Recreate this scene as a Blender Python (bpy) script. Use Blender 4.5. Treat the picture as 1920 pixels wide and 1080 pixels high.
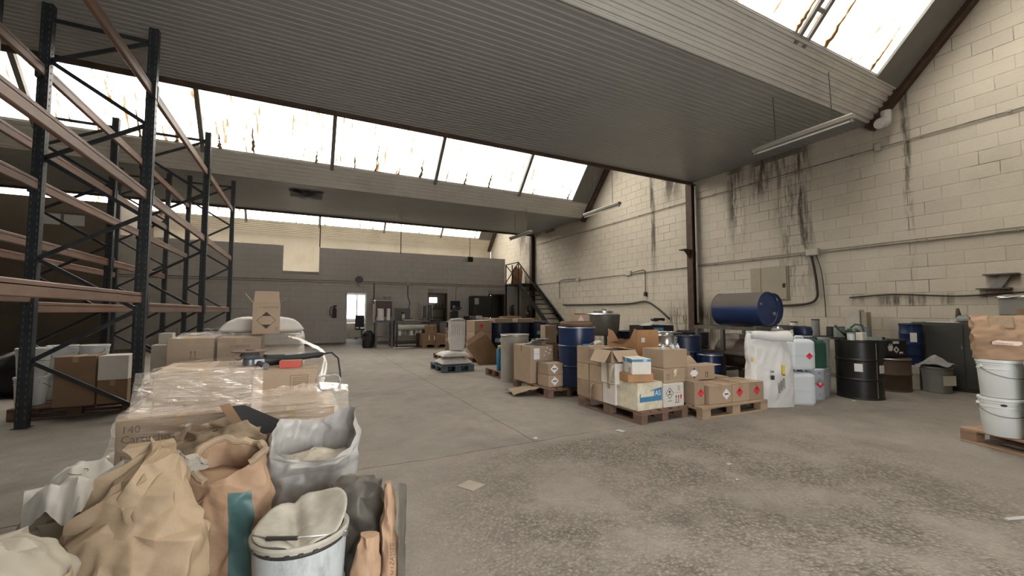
import bpy, math, random
from mathutils import Vector, Matrix, noise
R = math.radians
pi = math.pi
random.seed(7)
S = bpy.context.scene
for o in list(bpy.data.objects):
    bpy.data.objects.remove(o)
COL = S.collection

# ------------------------------------------------------------------ camera
cam_d = bpy.data.cameras.new('camera'); cam = bpy.data.objects.new('camera', cam_d); COL.objects.link(cam)
cam_d.sensor_width = 36.0; cam_d.lens = 36.0 * 780 / 1920; cam_d.clip_start = 0.05; cam_d.clip_end = 200
cam.location = (0, 0, 1.33)
cam.rotation_euler = (R(90) + math.atan(44 / 780), 0, -R(26.8))
S.camera = cam
# ------------------------------------------------------------------ world, daylight, exposure
W = bpy.data.worlds.new('overcast_sky'); S.world = W; W.use_nodes = True
bg = W.node_tree.nodes['Background']
bg.inputs[0].default_value = (1.0, 1.0, 1.0, 1); bg.inputs[1].default_value = 5.0
S.view_settings.view_transform = 'Standard'; S.view_settings.look = 'None'
S.view_settings.gamma = 1; S.view_settings.use_curve_mapping = False
S.view_settings.exposure = 1.38
try:
    S.cycles.diffuse_bounces = 6; S.cycles.max_bounces = 14; S.cycles.transparent_max_bounces = 16
    S.cycles.use_denoising = True; S.cycles.sample_clamp_indirect = 8.0
    S.cycles.caustics_reflective = False; S.cycles.caustics_refractive = False
except Exception:
    pass
ZC = 5.15                       # height of the flat ceilings
YB = [4.06, 13.70, 23.30]       # foot of each sloping glazed face
YC = [-1.05, 8.50, 18.00]       # far edge of each flat ceiling
SL = R(48)
XL, XR, YF, YE = -11.0, 10.3, -1.9, 23.3
YP = 19.3                       # painted partition at the back
def sl(k, s): return (YB[k] - s * math.cos(SL), ZC + s * math.sin(SL))
def portal(name, loc, sx, sy, rot):     # tells Cycles where daylight enters; sends out no light of its own
    l = bpy.data.lights.new(name, 'AREA'); l.shape = 'RECTANGLE'; l.size = sx; l.size_y = sy
    l.cycles.is_portal = True
    o = bpy.data.objects.new(name, l); COL.objects.link(o); o.location = loc; o.rotation_euler = rot
    return o
for k in range(3):
    y, z = sl(k, 2.45)
    portal('daylight_portal', (-0.8, y + 0.12 * math.sin(SL), z + 0.12 * math.cos(SL)), 20.2, 3.6, (-SL, 0, 0))
portal('daylight_portal', (1.5, YF - 0.25, 1.3), 2.8, 2.6, (pi / 2, 0, 0))
portal('daylight_portal', (2.3, YE + 0.25, 1.55), 1.5, 1.3, (-pi / 2, 0, 0))

# ------------------------------------------------------------------ materials
MATS = {}
def mat(name, c, rough=0.6, metal=0.0, var=0.12, scale=3.0, bump=0.0, bscale=40.0, rnd=0.0, dirt=0.0, dcol=(0.10, 0.085, 0.065), dscale=1.2, coat=0.0, coord='Object', spec=0.4, stretch=(1, 1, 1), fine=0.0):
    m = bpy.data.materials.new(name); m.use_nodes = True; nt = m.node_tree; N = nt.nodes; L = nt.links
    b = N['Principled BSDF']; b.inputs['Roughness'].default_value = rough; b.inputs['Metallic'].default_value = metal
    b.inputs['Specular IOR Level'].default_value = spec; b.inputs['Coat Weight'].default_value = coat
    if coord == 'World':
        g = N.new('ShaderNodeNewGeometry'); vec = g.outputs['Position']
    else:
        g = N.new('ShaderNodeTexCoord'); vec = g.outputs[coord]
    mp = N.new('ShaderNodeMapping'); mp.inputs['Scale'].default_value = stretch; L.new(vec, mp.inputs[0]); vec = mp.outputs[0]
    def nz(s, d=5, r=0.6):
        n = N.new('ShaderNodeTexNoise'); n.inputs['Scale'].default_value = s; n.inputs['Detail'].default_value = d; n.inputs['Roughness'].default_value = r
        L.new(vec, n.inputs['Vector']); return n.outputs['Fac']
    def ramp(f, a, bb, ca, cb):
        r = N.new('ShaderNodeValToRGB'); r.color_ramp.elements[0].position = a; r.color_ramp.elements[1].position = bb
        r.color_ramp.elements[0].color = (*ca, 1); r.color_ramp.elements[1].color = (*cb, 1); L.new(f, r.inputs[0]); return r.outputs[0]
    def mix(f, a, bb, t='MIX'):
        x = N.new('ShaderNodeMixRGB'); x.blend_type = t
        for i, q in ((0, f), (1, a), (2, bb)):
            if hasattr(q, 'is_linked') or hasattr(q, 'links'): L.new(q, x.inputs[i])
            elif isinstance(q, (int, float)): x.inputs[i].default_value = q
            else: x.inputs[i].default_value = (*q, 1)
        return x.outputs[0]
    lo = tuple(max(0, v * (1 - var)) for v in c); hi = tuple(min(1, v * (1 + var)) for v in c)
    col = ramp(nz(scale), 0.3, 0.7, lo, hi)
    if fine:
        col = mix(1.0, col, ramp(nz(scale * 25, 3, 0.7), 0.3, 0.7, (1 - fine,) * 3, (1, 1, 1)), 'MULTIPLY')
    if dirt:
        f = ramp(nz(dscale, 8, 0.72), 0.5, 0.72, (0, 0, 0), (dirt,) * 3); col = mix(f, col, dcol)
    if rnd:
        oi = N.new('ShaderNodeObjectInfo'); mr = N.new('ShaderNodeMapRange'); mr.inputs['To Min'].default_value = 1 - rnd; mr.inputs['To Max'].default_value = 1 + rnd * 0.4
        L.new(oi.outputs['Random'], mr.inputs[0]); hv = N.new('ShaderNodeHueSaturation'); L.new(mr.outputs[0], hv.inputs['Value']); L.new(col, hv.inputs['Color']); col = hv.outputs[0]
    L.new(col, b.inputs['Base Color'])
    if bump:
        bp = N.new('ShaderNodeBump'); bp.inputs['Strength'].default_value = bump; bp.inputs['Distance'].default_value = 0.01
        L.new(nz(bscale, 4), bp.inputs['Height']); L.new(bp.outputs[0], b.inputs['Normal'])
    MATS[name] = m
    m['_h'] = 1
    return m

CARD = (0.39, 0.29, 0.20)
mat('card', CARD, 0.75, var=0.1, scale=2.5, rnd=0.22, bump=0.12, bscale=25, dirt=0.25, dcol=(0.25, 0.17, 0.10), fine=0.08)
mat('card_edge', (0.33, 0.22, 0.13), 0.8)
mat('card_dark', (0.24, 0.15, 0.085), 0.8, rnd=0.15, bump=0.12, bscale=25, dirt=0.3)
mat('card_orange', (0.42, 0.23, 0.11), 0.75, bump=0.12, bscale=20, dirt=0.25, dcol=(0.2, 0.12, 0.07))
mat('card_white', (0.62, 0.59, 0.53), 0.6, rnd=0.08, dirt=0.3, dcol=(0.35, 0.3, 0.24), bump=0.08)
mat('tape', (0.36, 0.24, 0.13), 0.28, var=0.05)
mat('tape_clear', (0.60, 0.55, 0.42), 0.3, var=0.2, scale=9, dirt=0.7, dcol=(0.38, 0.34, 0.24), dscale=6)
mat('ink', (0.03, 0.028, 0.025), 0.7)
mat('ink_red', (0.62, 0.045, 0.055), 0.5, var=0.05)
mat('ink_blue', (0.05, 0.19, 0.33), 0.5)
mat('ink_lightblue', (0.25, 0.5, 0.65), 0.5)
mat('ink_brown', (0.16, 0.10, 0.06), 0.7)
mat('sticker', (0.72, 0.71, 0.70), 0.45, var=0.05)
mat('sticker_pink', (0.72, 0.55, 0.48), 0.5, var=0.05)
mat('yellow', (0.72, 0.53, 0.04), 0.5)
mat('kraft', (0.295, 0.218, 0.138), 0.72, var=0.14, scale=5, bump=0.25, bscale=18, dirt=0.3, dcol=(0.27, 0.19, 0.12), fine=0.07)
mat('kraft_orange', (0.325, 0.21, 0.13), 0.7, var=0.12, scale=4, bump=0.25, bscale=18, dirt=0.25, dcol=(0.3, 0.18, 0.1), fine=0.07)
mat('kraft_dirty', (0.27, 0.20, 0.13), 0.75, var=0.2, scale=5, bump=0.3, bscale=18, dirt=0.6, dcol=(0.10, 0.075, 0.05), dscale=3)
mat('kraft_dark', (0.09, 0.08, 0.065), 0.55, var=0.3, scale=4, bump=0.3, bscale=20, dirt=0.4, dcol=(0.18, 0.16, 0.13))
mat('paper_white', (0.37, 0.36, 0.325), 0.7, var=0.07, scale=5, bump=0.2, bscale=16, dirt=0.25, dcol=(0.36, 0.32, 0.26))
mat('paper_beige', (0.26, 0.235, 0.185), 0.7, var=0.12, scale=4, bump=0.2, bscale=16, dirt=0.4, dcol=(0.25, 0.21, 0.15))
mat('sack_white', (0.58, 0.545, 0.50), 0.6, var=0.06, scale=6, bump=0.15, bscale=22, dirt=0.2, dcol=(0.42, 0.38, 0.33))
mat('plastic_sack', (0.34, 0.33, 0.31), 0.4, var=0.16, scale=6, bump=0.2, bscale=18, dirt=0.45, dcol=(0.24, 0.22, 0.19), dscale=4)
mat('teal', (0.055, 0.12, 0.118), 0.45, var=0.15, scale=8, dirt=0.3)
mat('bigbag', (0.60, 0.60, 0.585), 0.5, var=0.05, scale=6, bump=0.12, bscale=20, dirt=0.15, dcol=(0.42, 0.40, 0.36))
mat('powder', (0.40, 0.36, 0.29), 0.9, var=0.2, scale=20, bump=0.6, bscale=30)
mat('bucket_white', (0.58, 0.60, 0.59), 0.33, var=0.04, dirt=0.14, dcol=(0.35, 0.33, 0.28), dscale=2.5)
mat('bucket_paint', (0.38, 0.41, 0.415), 0.4, var=0.12, scale=7, dirt=0.9, dcol=(0.13, 0.12, 0.10), dscale=7, stretch=(1, 1, .4))
mat('lid_dirty', (0.33, 0.31, 0.26), 0.5, var=0.2, scale=8, dirt=0.6, dcol=(0.18, 0.16, 0.12), dscale=5)
mat('white_plastic', (0.56, 0.60, 0.63), 0.35, var=0.04, dirt=0.15, dcol=(0.4, 0.38, 0.33))
mat('bluegrey_plastic', (0.42, 0.46, 0.52), 0.4, var=0.04, dirt=0.2)
mat('green_plastic', (0.02, 0.065, 0.045), 0.35, var=0.15)
mat('greygreen_plastic', (0.20, 0.24, 0.22), 0.45, dirt=0.3)
mat('blue_drum', (0.010, 0.025, 0.078), 0.32, var=0.15, scale=5, dirt=0.25, dcol=(0.05, 0.06, 0.08), dscale=3)
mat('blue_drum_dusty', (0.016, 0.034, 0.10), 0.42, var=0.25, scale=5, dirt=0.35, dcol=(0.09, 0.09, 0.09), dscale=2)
mat('blue_dark', (0.012, 0.022, 0.05), 0.4, var=0.2, dirt=0.3, dcol=(0.05, 0.05, 0.05))
mat('black_drum', (0.014, 0.014, 0.013), 0.4, var=0.2, dirt=0.4, dcol=(0.05, 0.045, 0.04), dscale=2)
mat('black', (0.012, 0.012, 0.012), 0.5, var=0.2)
mat('rubber', (0.02, 0.02, 0.02), 0.7)
mat('grey_drum', (0.33, 0.31, 0.27), 0.55, var=0.15, dirt=0.5, dcol=(0.20, 0.16, 0.11), dscale=2.5)
mat('brown_drum', (0.10, 0.07, 0.05), 0.6, var=0.2, dirt=0.5, dcol=(0.05, 0.035, 0.03))
mat('cyan_can', (0.02, 0.17, 0.34), 0.4, var=0.1, dirt=0.2)
mat('grey_pail', (0.25, 0.25, 0.24), 0.5, dirt=0.35)
mat('steel', (0.42, 0.42, 0.42), 0.32, 0.85, var=0.1, scale=8)
mat('tin', (0.55, 0.55, 0.54), 0.28, 0.9, var=0.08)
mat('dark_steel', (0.035, 0.033, 0.03), 0.5, 0.2, var=0.25, scale=6, dirt=0.4, dcol=(0.09, 0.06, 0.04))
mat('frame_steel', (0.14, 0.13, 0.115), 0.45, 0.4, var=0.3, scale=8, dirt=0.5, dcol=(0.07, 0.05, 0.035))
mat('vessel', (0.16, 0.155, 0.13), 0.5, 0.4, var=0.2, dirt=0.4)
mat('rack_post', (0.026, 0.031, 0.035), 0.42, 0.1, var=0.2, scale=6, dirt=0.25, dcol=(0.09, 0.08, 0.07), dscale=3)
mat('rack_hole', (0.10, 0.10, 0.10), 0.6)
mat('rack_beam', (0.195, 0.125, 0.09), 0.5, 0.05, var=0.2, scale=5, dirt=0.9, dcol=(0.20, 0.07, 0.035), dscale=2.0, stretch=(1, .4, 1), rnd=0.2)
mat('wood', (0.26, 0.165, 0.105), 0.8, var=0.22, scale=3, bump=0.25, bscale=22, rnd=0.25, dirt=0.4, dcol=(0.10, 0.07, 0.05), stretch=(1, 1, 6))
mat('wood_red', (0.165, 0.10, 0.07), 0.8, var=0.25, scale=3, bump=0.25, bscale=22, rnd=0.25, dirt=0.5, dcol=(0.07, 0.045, 0.035))
mat('wood_teal', (0.07, 0.10, 0.115), 0.75, var=0.2, bump=0.2, rnd=0.15, dirt=0.3, dcol=(0.15, 0.13, 0.11))
mat('wood_pale', (0.36, 0.26, 0.17), 0.75, var=0.2, scale=4, bump=0.2, rnd=0.12, dirt=0.3, dcol=(0.2, 0.14, 0.09))
mat('red_box', (0.46, 0.075, 0.055), 0.5, var=0.1)
mat('orange_red', (0.50, 0.075, 0.035), 0.5)
mat('grinder_grey', (0.18, 0.19, 0.20), 0.35, 0.5)
mat('disc_brown', (0.11, 0.065, 0.04), 0.7, var=0.2)
mat('conduit', (0.30, 0.27, 0.22), 0.5, 0.1, var=0.2, dirt=0.7, dcol=(0.07, 0.05, 0.04), dscale=2, coord='World')
mat('cable', (0.035, 0.028, 0.022), 0.6)
mat('box_white', (0.48, 0.45, 0.39), 0.5, dirt=0.3)
mat('panel_beige', (0.34, 0.30, 0.225), 0.6, var=0.05, dirt=0.25)
mat('lamp_grey', (0.30, 0.28, 0.24), 0.5, dirt=0.3)
mat('tube_white', (0.68, 0.68, 0.65), 0.25)
mat('pvc', (0.55, 0.54, 0.50), 0.35, dirt=0.25)
mat('mach_red', (0.10, 0.055, 0.055), 0.5)
mat('mach_grey', (0.13, 0.12, 0.12), 0.5)
mat('mach_white', (0.45, 0.44, 0.42), 0.4)
mat('film_roll', (0.55, 0.57, 0.54), 0.3)
mat('cabinet_dark', (0.05, 0.05, 0.046), 0.5, dirt=0.3, dcol=(0.09, 0.085, 0.07))
mat('cloth_grey', (0.25, 0.25, 0.24), 0.85, bump=0.2)
mat('door_wood', (0.12, 0.085, 0.05), 0.6)
mat('steel_black', (0.03, 0.028, 0.026), 0.5, 0.3, dirt=0.3)
mat('rust_frame', (0.075, 0.045, 0.03), 0.7, 0.1, var=0.3, scale=6, dirt=0.4, dcol=(0.04, 0.025, 0.02), coord='World')
mat('chair_black', (0.02, 0.02, 0.022), 0.6)
mat('carpet_blank', (0.5, 0.5, 0.5), 0.8)
mat('office_white', (0.68, 0.68, 0.66), 0.7, var=0.03)
mat('cream', (0.56, 0.505, 0.41), 0.8, var=0.08, scale=0.8, dirt=0.4, dcol=(0.30, 0.23, 0.15), dscale=0.9, coord='World', bump=0.1, stretch=(1, 1, .5))
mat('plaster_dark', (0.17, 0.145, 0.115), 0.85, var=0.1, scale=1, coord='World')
mat('grey_wall', (0.64, 0.61, 0.575), 0.75, var=0.07, scale=0.7, dirt=0.35, dcol=(0.50, 0.465, 0.425), dscale=0.8, coord='World', bump=0.15, bscale=30)
mat('grey_mortar', (0.46, 0.43, 0.40), 0.85, var=0.3, scale=1.5, coord='World')
mat('ceiling_sheet', (0.30, 0.30, 0.285), 0.36, 0.15, var=0.07, scale=0.5, dirt=0.18, dcol=(0.20, 0.19, 0.165), dscale=0.7, coord='World')
mat('fascia_sheet', (0.56, 0.545, 0.50), 0.45, 0.1, var=0.07, scale=0.6, dirt=0.35, dcol=(0.26, 0.23, 0.18), dscale=0.9, coord='World')
mat('roof_panel', (0.16, 0.155, 0.14), 0.7, var=0.1, coord='World')
mat('mullion', (0.16, 0.15, 0.13), 0.6, dirt=0.4)
mat('glass_dirt', (0.30, 0.17, 0.05), 0.9, var=0.3, scale=8)

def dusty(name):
    # dust-toned tint on up-facing sides paints in the lit wall's reflection
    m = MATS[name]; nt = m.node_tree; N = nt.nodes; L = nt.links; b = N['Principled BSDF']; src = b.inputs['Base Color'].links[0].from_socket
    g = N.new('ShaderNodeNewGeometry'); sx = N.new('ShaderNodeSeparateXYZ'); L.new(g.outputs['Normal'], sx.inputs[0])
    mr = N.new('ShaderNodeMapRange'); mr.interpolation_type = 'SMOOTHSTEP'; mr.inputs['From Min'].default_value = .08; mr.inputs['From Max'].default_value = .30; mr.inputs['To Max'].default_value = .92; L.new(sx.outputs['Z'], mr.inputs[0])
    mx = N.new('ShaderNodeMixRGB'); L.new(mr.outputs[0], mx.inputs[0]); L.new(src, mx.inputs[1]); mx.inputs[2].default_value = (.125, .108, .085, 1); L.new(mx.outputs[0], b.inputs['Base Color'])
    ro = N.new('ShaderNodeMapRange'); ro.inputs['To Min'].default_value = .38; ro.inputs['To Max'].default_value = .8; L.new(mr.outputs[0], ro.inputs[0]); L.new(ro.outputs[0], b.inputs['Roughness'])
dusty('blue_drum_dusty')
def block_mat(name, base, mort):
    # white-washed block wall; dark runs of damp where the gutter leaks
    m = mat(name, base, 0.72, var=0.06, scale=0.8, bump=0.25, bscale=26, rnd=0.07 if not mort else 0, coord='World', dirt=0.3, dcol=(0.33, 0.27, 0.19), dscale=0.9, fine=0.06)
    nt = m.node_tree; N = nt.nodes; L = nt.links; b = N['Principled BSDF']
    src = b.inputs['Base Color'].links[0].from_socket
    g = N.new('ShaderNodeNewGeometry'); sx = N.new('ShaderNodeSeparateXYZ'); L.new(g.outputs['Position'], sx.inputs[0])
    def math_(op, a, c=None):
        n = N.new('ShaderNodeMath'); n.operation = op
        for i, q in ((0, a), (1, c)):
            if q is None: continue
            if isinstance(q, (int, float)): n.inputs[i].default_value = q
            else: L.new(q, n.inputs[i])
        return n.outputs[0]
    def band(sock, c, w):     # soft bump around c
        d = math_('ABSOLUTE', math_('SUBTRACT', sock, c)); mr = N.new('ShaderNodeMapRange'); mr.interpolation_type = 'SMOOTHSTEP'
        mr.inputs['From Min'].default_value = w; mr.inputs['From Max'].default_value = w * 0.25; L.new(d, mr.inputs[0]); return mr.outputs[0]
    def step(sock, a, c):
        mr = N.new('ShaderNodeMapRange'); mr.interpolation_type = 'SMOOTHSTEP'; mr.inputs['From Min'].default_value = a; mr.inputs['From Max'].default_value = c; L.new(sock, mr.inputs[0]); return mr.outputs[0]
    y, z = sx.outputs['Y'], sx.outputs['Z']
    mp = N.new('ShaderNodeMapping'); mp.inputs['Scale'].default_value = (1, 3.2, 0.45); L.new(g.outputs['Position'], mp.inputs[0])
    nn = N.new('ShaderNodeTexNoise'); nn.inputs['Scale'].default_value = 1.6; nn.inputs['Detail'].default_value = 7; nn.inputs['Roughness'].default_value = 0.68; L.new(mp.outputs[0], nn.inputs['Vector'])
    streak = step(nn.outputs['Fac'], 0.40, 0.60)
    st = None
    for c, w, z0, z1 in ((5.72, 0.55, 2.4, 4.2), (6.4, 0.40, 3.2, 4.7), (7.1, 0.35, 2.5, 4.1), (5.95, 0.9, 3.9, 5.1), (10.05, 0.16, 1.4, 3.6), (3.58, 0.10, 1.2, 3.2), (18.9, 1.1, 3.7, 5.2), (9.3, 0.6, 4.4, 5.4), (5.6, 0.5, 1.2, 2.6)):
        a = math_('MULTIPLY', band(y, c, w), step(z, z0, z1))
        st = a if st is None else math_('MAXIMUM', st, a)
    low = math_('MULTIPLY', step(z, 1.3, 0.2), 0.45)
    soot = math_('MULTIPLY', band(y, 3.75, 1.1), band(z, 1.55, 0.16))
    col_ = math_('MULTIPLY', band(y, 8.5, 1.5), step(z, 1.9, 1.1))
    st = math_('MAXIMUM', st, math_('MAXIMUM', low, math_('MAXIMUM', math_('MULTIPLY', soot, 1.0), col_)))
    f = math_('MULTIPLY', math_('MULTIPLY', st, streak), 1.0 if mort else 0.95)
    if mort:
        f = math_('MAXIMUM', f, math_('MULTIPLY', st, 0.75))
        n2 = N.new('ShaderNodeTexNoise'); n2.inputs['Scale'].default_value = 1.1; n2.inputs['Detail'].default_value = 4; L.new(g.outputs['Position'], n2.inputs['Vector'])
        f = math_('MAXIMUM', f, math_('MULTIPLY', step(n2.outputs['Fac'], 0.52, 0.66), 0.85))
    mx = N.new('ShaderNodeMixRGB'); L.new(f, mx.inputs[0]); L.new(src, mx.inputs[1]); mx.inputs[2].default_value = (0.055, 0.042, 0.03, 1)
    L.new(mx.outputs[0], b.inputs['Base Color'])
    return m
block_mat('block', (0.56, 0.51, 0.42), False)
block_mat('mortar', (0.53, 0.48, 0.39), True)

def floor_mat():
    m = bpy.data.materials.new('floor_concrete'); m.use_nodes = True; nt = m.node_tree; N = nt.nodes; L = nt.links; b = N['Principled BSDF']
    g = N.new('ShaderNodeNewGeometry'); P = g.outputs['Position']
    def nz(s, d=6, r=0.65, v=P):
        n = N.new('ShaderNodeTexNoise'); n.inputs['Scale'].default_value = s; n.inputs['Detail'].default_value = d; n.inputs['Roughness'].default_value = r; L.new(v, n.inputs['Vector']); return n.outputs['Fac']
    def ramp(f, a, c, ca, cb):
        r = N.new('ShaderNodeValToRGB'); r.color_ramp.elements[0].position = a; r.color_ramp.elements[1].position = c
        r.color_ramp.elements[0].color = (*ca, 1); r.color_ramp.elements[1].color = (*cb, 1); L.new(f, r.inputs[0]); return r.outputs[0]
    def mul(a, c, t='MULTIPLY', f=1.0):
        x = N.new('ShaderNodeMixRGB'); x.blend_type = t
        if isinstance(f, float): x.inputs[0].default_value = f
        else: L.new(f, x.inputs[0])
        L.new(a, x.inputs[1])
        if isinstance(c, tuple): x.inputs[2].default_value = (*c, 1)
        else: L.new(c, x.inputs[2])
        return x.outputs[0]
    base = ramp(nz(0.45), 0.3, 0.72, (0.19, 0.172, 0.15), (0.295, 0.27, 0.24))
    base = mul(base, ramp(nz(3.0, 8, 0.7), 0.3, 0.75, (0.80, 0.79, 0.77), (1.08, 1.07, 1.05)))
    base = mul(base, ramp(nz(70, 3), 0.3, 0.65, (0.82, 0.81, 0.79), (1.05, 1.05, 1.05)))
    # worn patch with the stones of the concrete showing
    sx = N.new('ShaderNodeSeparateXYZ'); L.new(P, sx.inputs[0])
    vm = N.new('ShaderNodeVectorMath'); vm.operation = 'DISTANCE'; L.new(P, vm.inputs[0]); vm.inputs[1].default_value = (2.9, 2.1, 0)
    mr = N.new('ShaderNodeMapRange'); mr.interpolation_type = 'SMOOTHSTEP'; mr.inputs['From Min'].default_value = 2.9; mr.inputs['From Max'].default_value = 1.2; L.new(vm.outputs['Value'], mr.inputs[0])
    patchn = N.new('ShaderNodeMath'); patchn.operation = 'MULTIPLY'; L.new(mr.outputs[0], patchn.inputs[0]); L.new(ramp(nz(1.3, 6), 0.34, 0.56, (0, 0, 0), (1, 1, 1)), patchn.inputs[1])
    st = N.new('ShaderNodeMapRange'); st.inputs['From Min'].default_value = 3.72; st.inputs['From Max'].default_value = 3.55; L.new(sx.outputs['Y'], st.inputs[0])
    patch = N.new('ShaderNodeMath'); patch.operation = 'MULTIPLY'; L.new(patchn.outputs[0], patch.inputs[0]); L.new(st.outputs[0], patch.inputs[1])
    vo = N.new('ShaderNodeTexVoronoi'); vo.inputs['Scale'].default_value = 44; L.new(P, vo.inputs['Vector'])
    sep = N.new('ShaderNodeSeparateColor'); L.new(vo.outputs['Color'], sep.inputs[0])
    stones = ramp(sep.outputs[0], 0.15, 1.0, (0.13, 0.112, 0.09), (0.29, 0.26, 0.22))
    edge = ramp(vo.outputs['Distance'], 0.25, 0.62, (1.0, 1.0, 1.0), (0.55, 0.53, 0.5))
    stones = mul(stones, edge)
    sf = N.new('ShaderNodeMath'); sf.operation = 'MULTIPLY'; L.new(patch.outputs[0], sf.inputs[0]); sf.inputs[1].default_value = 0.75
    base = mul(base, stones, 'MIX', sf.outputs[0])
    # oily blotches
    ob = ramp(nz(0.8, 7, 0.7), 0.54, 0.74, (0, 0, 0), (0.6, 0.6, 0.6)); base = mul(base, (0.085, 0.075, 0.062), 'MIX', ob)
    L.new(base, b.inputs['Base Color'])
    ro = ramp(nz(0.9), 0.3, 0.7, (0.72,) * 3, (0.92,) * 3); L.new(ro, b.inputs['Roughness']); b.inputs['Specular IOR Level'].default_value = 0.2
    bp = N.new('ShaderNodeBump'); bp.inputs['Strength'].default_value = 0.3; bp.inputs['Distance'].default_value = 0.012; L.new(nz(22, 6, 0.7), bp.inputs['Height'])
    bs = N.new('ShaderNodeMath'); bs.operation = 'MULTIPLY'; L.new(patch.outputs[0], bs.inputs[0]); bs.inputs[1].default_value = 0.9
    b2 = N.new('ShaderNodeBump'); b2.inputs['Distance'].default_value = 0.02; b2.invert = True; L.new(bs.outputs[0], b2.inputs['Strength']); L.new(vo.outputs['Distance'], b2.inputs['Height']); L.new(bp.outputs[0], b2.inputs['Normal'])
    L.new(b2.outputs[0], b.inputs['Normal']); MATS['floor'] = m
floor_mat()
mat('joint', (0.045, 0.038, 0.03), 0.9, coord='World')

def skylight_mat():
    # weathered corrugated translucent sheet: lets daylight through, brown moss and dirt in streaks
    m = bpy.data.materials.new('rooflight_sheet'); m.use_nodes = True; nt = m.node_tree; N = nt.nodes; L = nt.links
    N.remove(N['Principled BSDF']); out = N['Material Output']
    tc = N.new('ShaderNodeTexCoord'); oi = N.new('ShaderNodeObjectInfo')
    mp = N.new('ShaderNodeMapping'); mp.inputs['Scale'].default_value = (5.2, 0.42, 1); L.new(tc.outputs['Object'], mp.inputs[0])
    ad = N.new('ShaderNodeVectorMath'); ad.operation = 'ADD'; L.new(mp.outputs[0], ad.inputs[0])
    cm = N.new('ShaderNodeVectorMath'); cm.operation = 'SCALE'; cm.inputs['Scale'].default_value = 37; cx = N.new('ShaderNodeCombineXYZ'); L.new(oi.outputs['Random'], cx.inputs[0]); L.new(oi.outputs['Random'], cx.inputs[1]); L.new(cx.outputs[0], cm.inputs[0]); L.new(cm.outputs[0], ad.inputs[1])
    n = N.new('ShaderNodeTexNoise'); n.inputs['Scale'].default_value = 2.3; n.inputs['Detail'].default_value = 8; n.inputs['Roughness'].default_value = 0.72; L.new(ad.outputs[0], n.inputs['Vector'])
    r = N.new('ShaderNodeValToRGB'); r.color_ramp.elements[0].position = 0.53; r.color_ramp.elements[1].position = 0.59; L.new(n.outputs['Fac'], r.inputs[0])
    r.color_ramp.elements[0].color = (0.56, 0.525, 0.475, 1); r.color_ramp.elements[1].color = (0.06, 0.036, 0.012, 1)
    tr = N.new('ShaderNodeBsdfTransparent'); L.new(r.outputs[0], tr.inputs[0])
    r2 = N.new('ShaderNodeValToRGB'); r2.color_ramp.elements[0].position = 0.53; r2.color_ramp.elements[1].position = 0.59; L.new(n.outputs['Fac'], r2.inputs[0])
    r2.color_ramp.elements[0].color = (0.78, 0.735, 0.66, 1); r2.color_ramp.elements[1].color = (0.10, 0.055, 0.018, 1)
    tl = N.new('ShaderNodeBsdfTranslucent'); L.new(r2.outputs[0], tl.inputs[0])
    mx = N.new('ShaderNodeMixShader'); mx.inputs[0].default_value = 0.62; L.new(tr.outputs[0], mx.inputs[1]); L.new(tl.outputs[0], mx.inputs[2]); L.new(mx.outputs[0], out.inputs[0])
    MATS['rooflight'] = m
skylight_mat()

def film_mat(name, fac, tint, rough, bump=0.8, stretch=(1, 1, 5), scale=9.0):
    m = bpy.data.materials.new(name); m.use_nodes = True; nt = m.node_tree; N = nt.nodes; L = nt.links
    N.remove(N['Principled BSDF']); out = N['Material Output']
    tc = N.new('ShaderNodeTexCoord'); mp = N.new('ShaderNodeMapping'); mp.inputs['Scale'].default_value = stretch; mp.inputs['Rotation'].default_value = (0.05, 0.12, 0); L.new(tc.outputs['Object'], mp.inputs[0])
    n = N.new('ShaderNodeTexNoise'); n.inputs['Scale'].default_value = scale; n.inputs['Detail'].default_value = 5; n.inputs['Roughness'].default_value = 0.6; n.inputs['Distortion'].default_value = 0.6; L.new(mp.outputs[0], n.inputs['Vector'])
    bp = N.new('ShaderNodeBump'); bp.inputs['Strength'].default_value = bump; bp.inputs['Distance'].default_value = 0.14; L.new(n.outputs['Fac'], bp.inputs['Height'])
    gl = N.new('ShaderNodeBsdfGlossy'); gl.inputs['Color'].default_value = (0.9, 0.9, 0.9, 1); gl.inputs['Roughness'].default_value = rough; L.new(bp.outputs[0], gl.inputs['Normal'])
    df = N.new('ShaderNodeBsdfDiffuse'); df.inputs['Color'].default_value = (*tint, 1); L.new(bp.outputs[0], df.inputs['Normal'])
    tr = N.new('ShaderNodeBsdfTransparent')
    lw = N.new('ShaderNodeLayerWeight'); lw.inputs['Blend'].default_value = 0.35; L.new(bp.outputs[0], lw.inputs['Normal'])
    m1 = N.new('ShaderNodeMixShader'); m1.inputs[0].default_value = fac; L.new(tr.outputs[0], m1.inputs[1]); L.new(df.outputs[0], m1.inputs[2])
    mr = N.new('ShaderNodeMapRange'); mr.inputs['To Min'].default_value = 0.07; mr.inputs['To Max'].default_value = 0.30; L.new(lw.outputs['Fresnel'], mr.inputs[0])
    L.new(mr.outputs[0], gl.inputs['Color']); m2 = N.new('ShaderNodeAddShader'); L.new(m1.outputs[0], m2.inputs[0]); L.new(gl.outputs[0], m2.inputs[1]); L.new(m2.outputs[0], out.inputs[0])
    MATS[name] = m
film_mat('film', 0.08, (0.72, 0.65, 0.57), 0.09, bump=1.0, stretch=(.7, .7, 3.6), scale=6.0)
film_mat('window_glass', 0.0, (1, 1, 1), 0.02, bump=0.0)

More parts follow.
